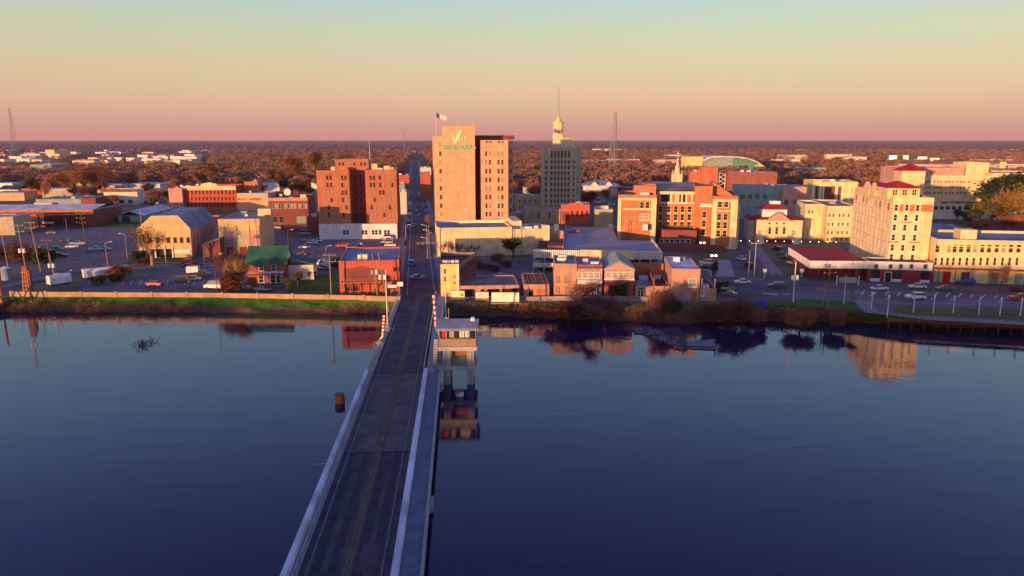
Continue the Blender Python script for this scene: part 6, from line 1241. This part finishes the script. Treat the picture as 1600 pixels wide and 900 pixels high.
# brush along the bank
pts, hs = [], []; rs = np.random.RandomState(11)
for i in range(3600):
    k = rs.randint(1, len(T0)-2); f = rs.rand(); a = lerp(T0[k], T0[k+1], f); b_ = lerp(W0[k], W0[k+1], f); t = rs.beta(2.2, 1.7)
    px = 800+a.x/(a.y*CP+H*SP)*FPX
    if px > 1345 and t < .45: continue
    if 585 < px < 712: continue
    if px < 600 and math.sin(a.x*.11)+math.sin(a.x*.043+1)+rs.rand()*1.2 < .2: continue
    p = lerp(a, b_, (.55 if px < 700 else .42)+(.45 if px < 700 else .58)*t); pts.append((p.x, p.y, p.z-.3)); hs.append(rs.uniform(.7, 2.9)*(1 if px < 1345 else .6)*(.8 if px < 600 else 1))
o = link('undergrowth', scatter_mesh('undergrowth', pts, hs, 46, [mat('mat_brush_a', (.30,.12,.09), var=.4), mat('mat_brush_b', (.22,.10,.10), var=.4), mat('mat_brush_c', (.36,.18,.11), var=.4), FOL['plum'], FOL['olive']], 12, thin=.28, spread=.6, low=.0)); tag(o, 'tangled brown winter brush covering the river bank', 'undergrowth', kind='stuff')
# rubble point
rb = MB(); rs = random.Random(3)
for i in range(420):
    t = rs.random(); px = lerp(1000, 1066, t)+rs.uniform(-8, 8); py = lerp(519, 545, t**1.6)+rs.uniform(-7, 3); p = P(px, py, ZW); s_ = rs.uniform(.15, .55); a = Vector((rs.gauss(0,1), rs.gauss(0,1), rs.gauss(0,1))).normalized()
    rb.cyl(p-a*s_*.5+Vector((0,0,.1)), p+a*s_*.5+Vector((0,0,.2)), s_*.8, s_*.5, 5, rs.choice([0, 0, 1, 2]))
q = [P(x, y, ZW) for x, y in ((985,517),(1030,528),(1052,540),(1068,544),(1074,538),(1070,526),(1060,512))]; rb.plan([v.xy for v in q], ZW-.5, ZW+.22, 1)
tag(rb.build('rubble', ['walk', 'rdark', 'darkbrick']), 'grey broken rubble point reaching into the water', 'rubble', kind='stuff')
# driftwood standing in the water
def drift(px, py, s_, label):
    t, c, h0 = TP['skel']; r = empty('driftwood', P(px, py, ZW-.4), 1.1, label, 'driftwood'); g = random.Random(int(px)); q = MB()
    for i in range(26):
        a = g.uniform(0, 6.28); p0 = Vector((g.uniform(-2, 2)*s_, g.uniform(-1, 1)*s_, 0)); p1 = p0+Vector((math.cos(a)*1.6, math.sin(a)*.8, g.uniform(.5, 1.9)))*s_; q.cyl(p0, p1, .09, .03, 4)
        for _ in range(3): a = g.uniform(0, 6.28); m_ = lerp(p0, p1, g.uniform(.4, 1)); q.cyl(m_, m_+Vector((math.cos(a)*.6, math.sin(a)*.5, g.uniform(-.1, .7)))*s_, .04, .015, 3)
    q.build('branches', BARK['dark'], r)
drift(230, 541, 1.0, 'dark tangle of driftwood branches in open water at left'); drift(752, 508, .8, 'pinkish driftwood heap at the bank right of the bridge')
drift(1255, 518, .5, 'small dark snag at the right bank foot')
# haze
hz = MB().box(-23000, 23000, -420, 23500, -9, 240).build('haze', 'concrete'); hm = bpy.data.materials.new('mat_haze'); hm.use_nodes = True; t = hm.node_tree; t.nodes.clear()
ho = t.nodes.new('ShaderNodeOutputMaterial'); hv = t.nodes.new('ShaderNodeVolumePrincipled'); hv.inputs['Color'].default_value = (.95, .62, .58, 1); hv.inputs['Density'].default_value = 3.5e-5; hv.inputs['Anisotropy'].default_value = 0
t.links.new(hv.outputs[0], ho.inputs['Volume']); hz.data.materials.clear(); hz.data.materials.append(hm); tag(hz, 'thin rosy evening haze over the town and woods', 'haze', kind='stuff')
# cars on the hospital deck get their real height
i = 0
for o in SC.objects:
    if o.get('group') == 'cars on the hospital parking deck':
        p = PY(1456+i*9.5, 314, 412+0); o.location = (p.x, DECK[1]+6, DECK[0]+.02); i += 1

pts, hs = [], []; rs = np.random.RandomState(21)
for i in range(200):
    x = rs.uniform(-430, 80); y = rs.uniform(-120, -84); pts.append((x, y, -.5)); hs.append((rs.uniform(15.5, 18.5) if x < -165 else rs.uniform(17, 19.5))+6.5*min(1, max(0, (x+165)/50)))
o = link('west_bank_woods', scatter_mesh('west_bank_woods', pts, hs, 520, [FOL['brown'], FOL['ever'], FOL['green']], 22, thin=1.0, spread=.4, low=.0)); tag(o, 'dense woods on the near river bank behind the viewer', 'woods', kind='stuff')
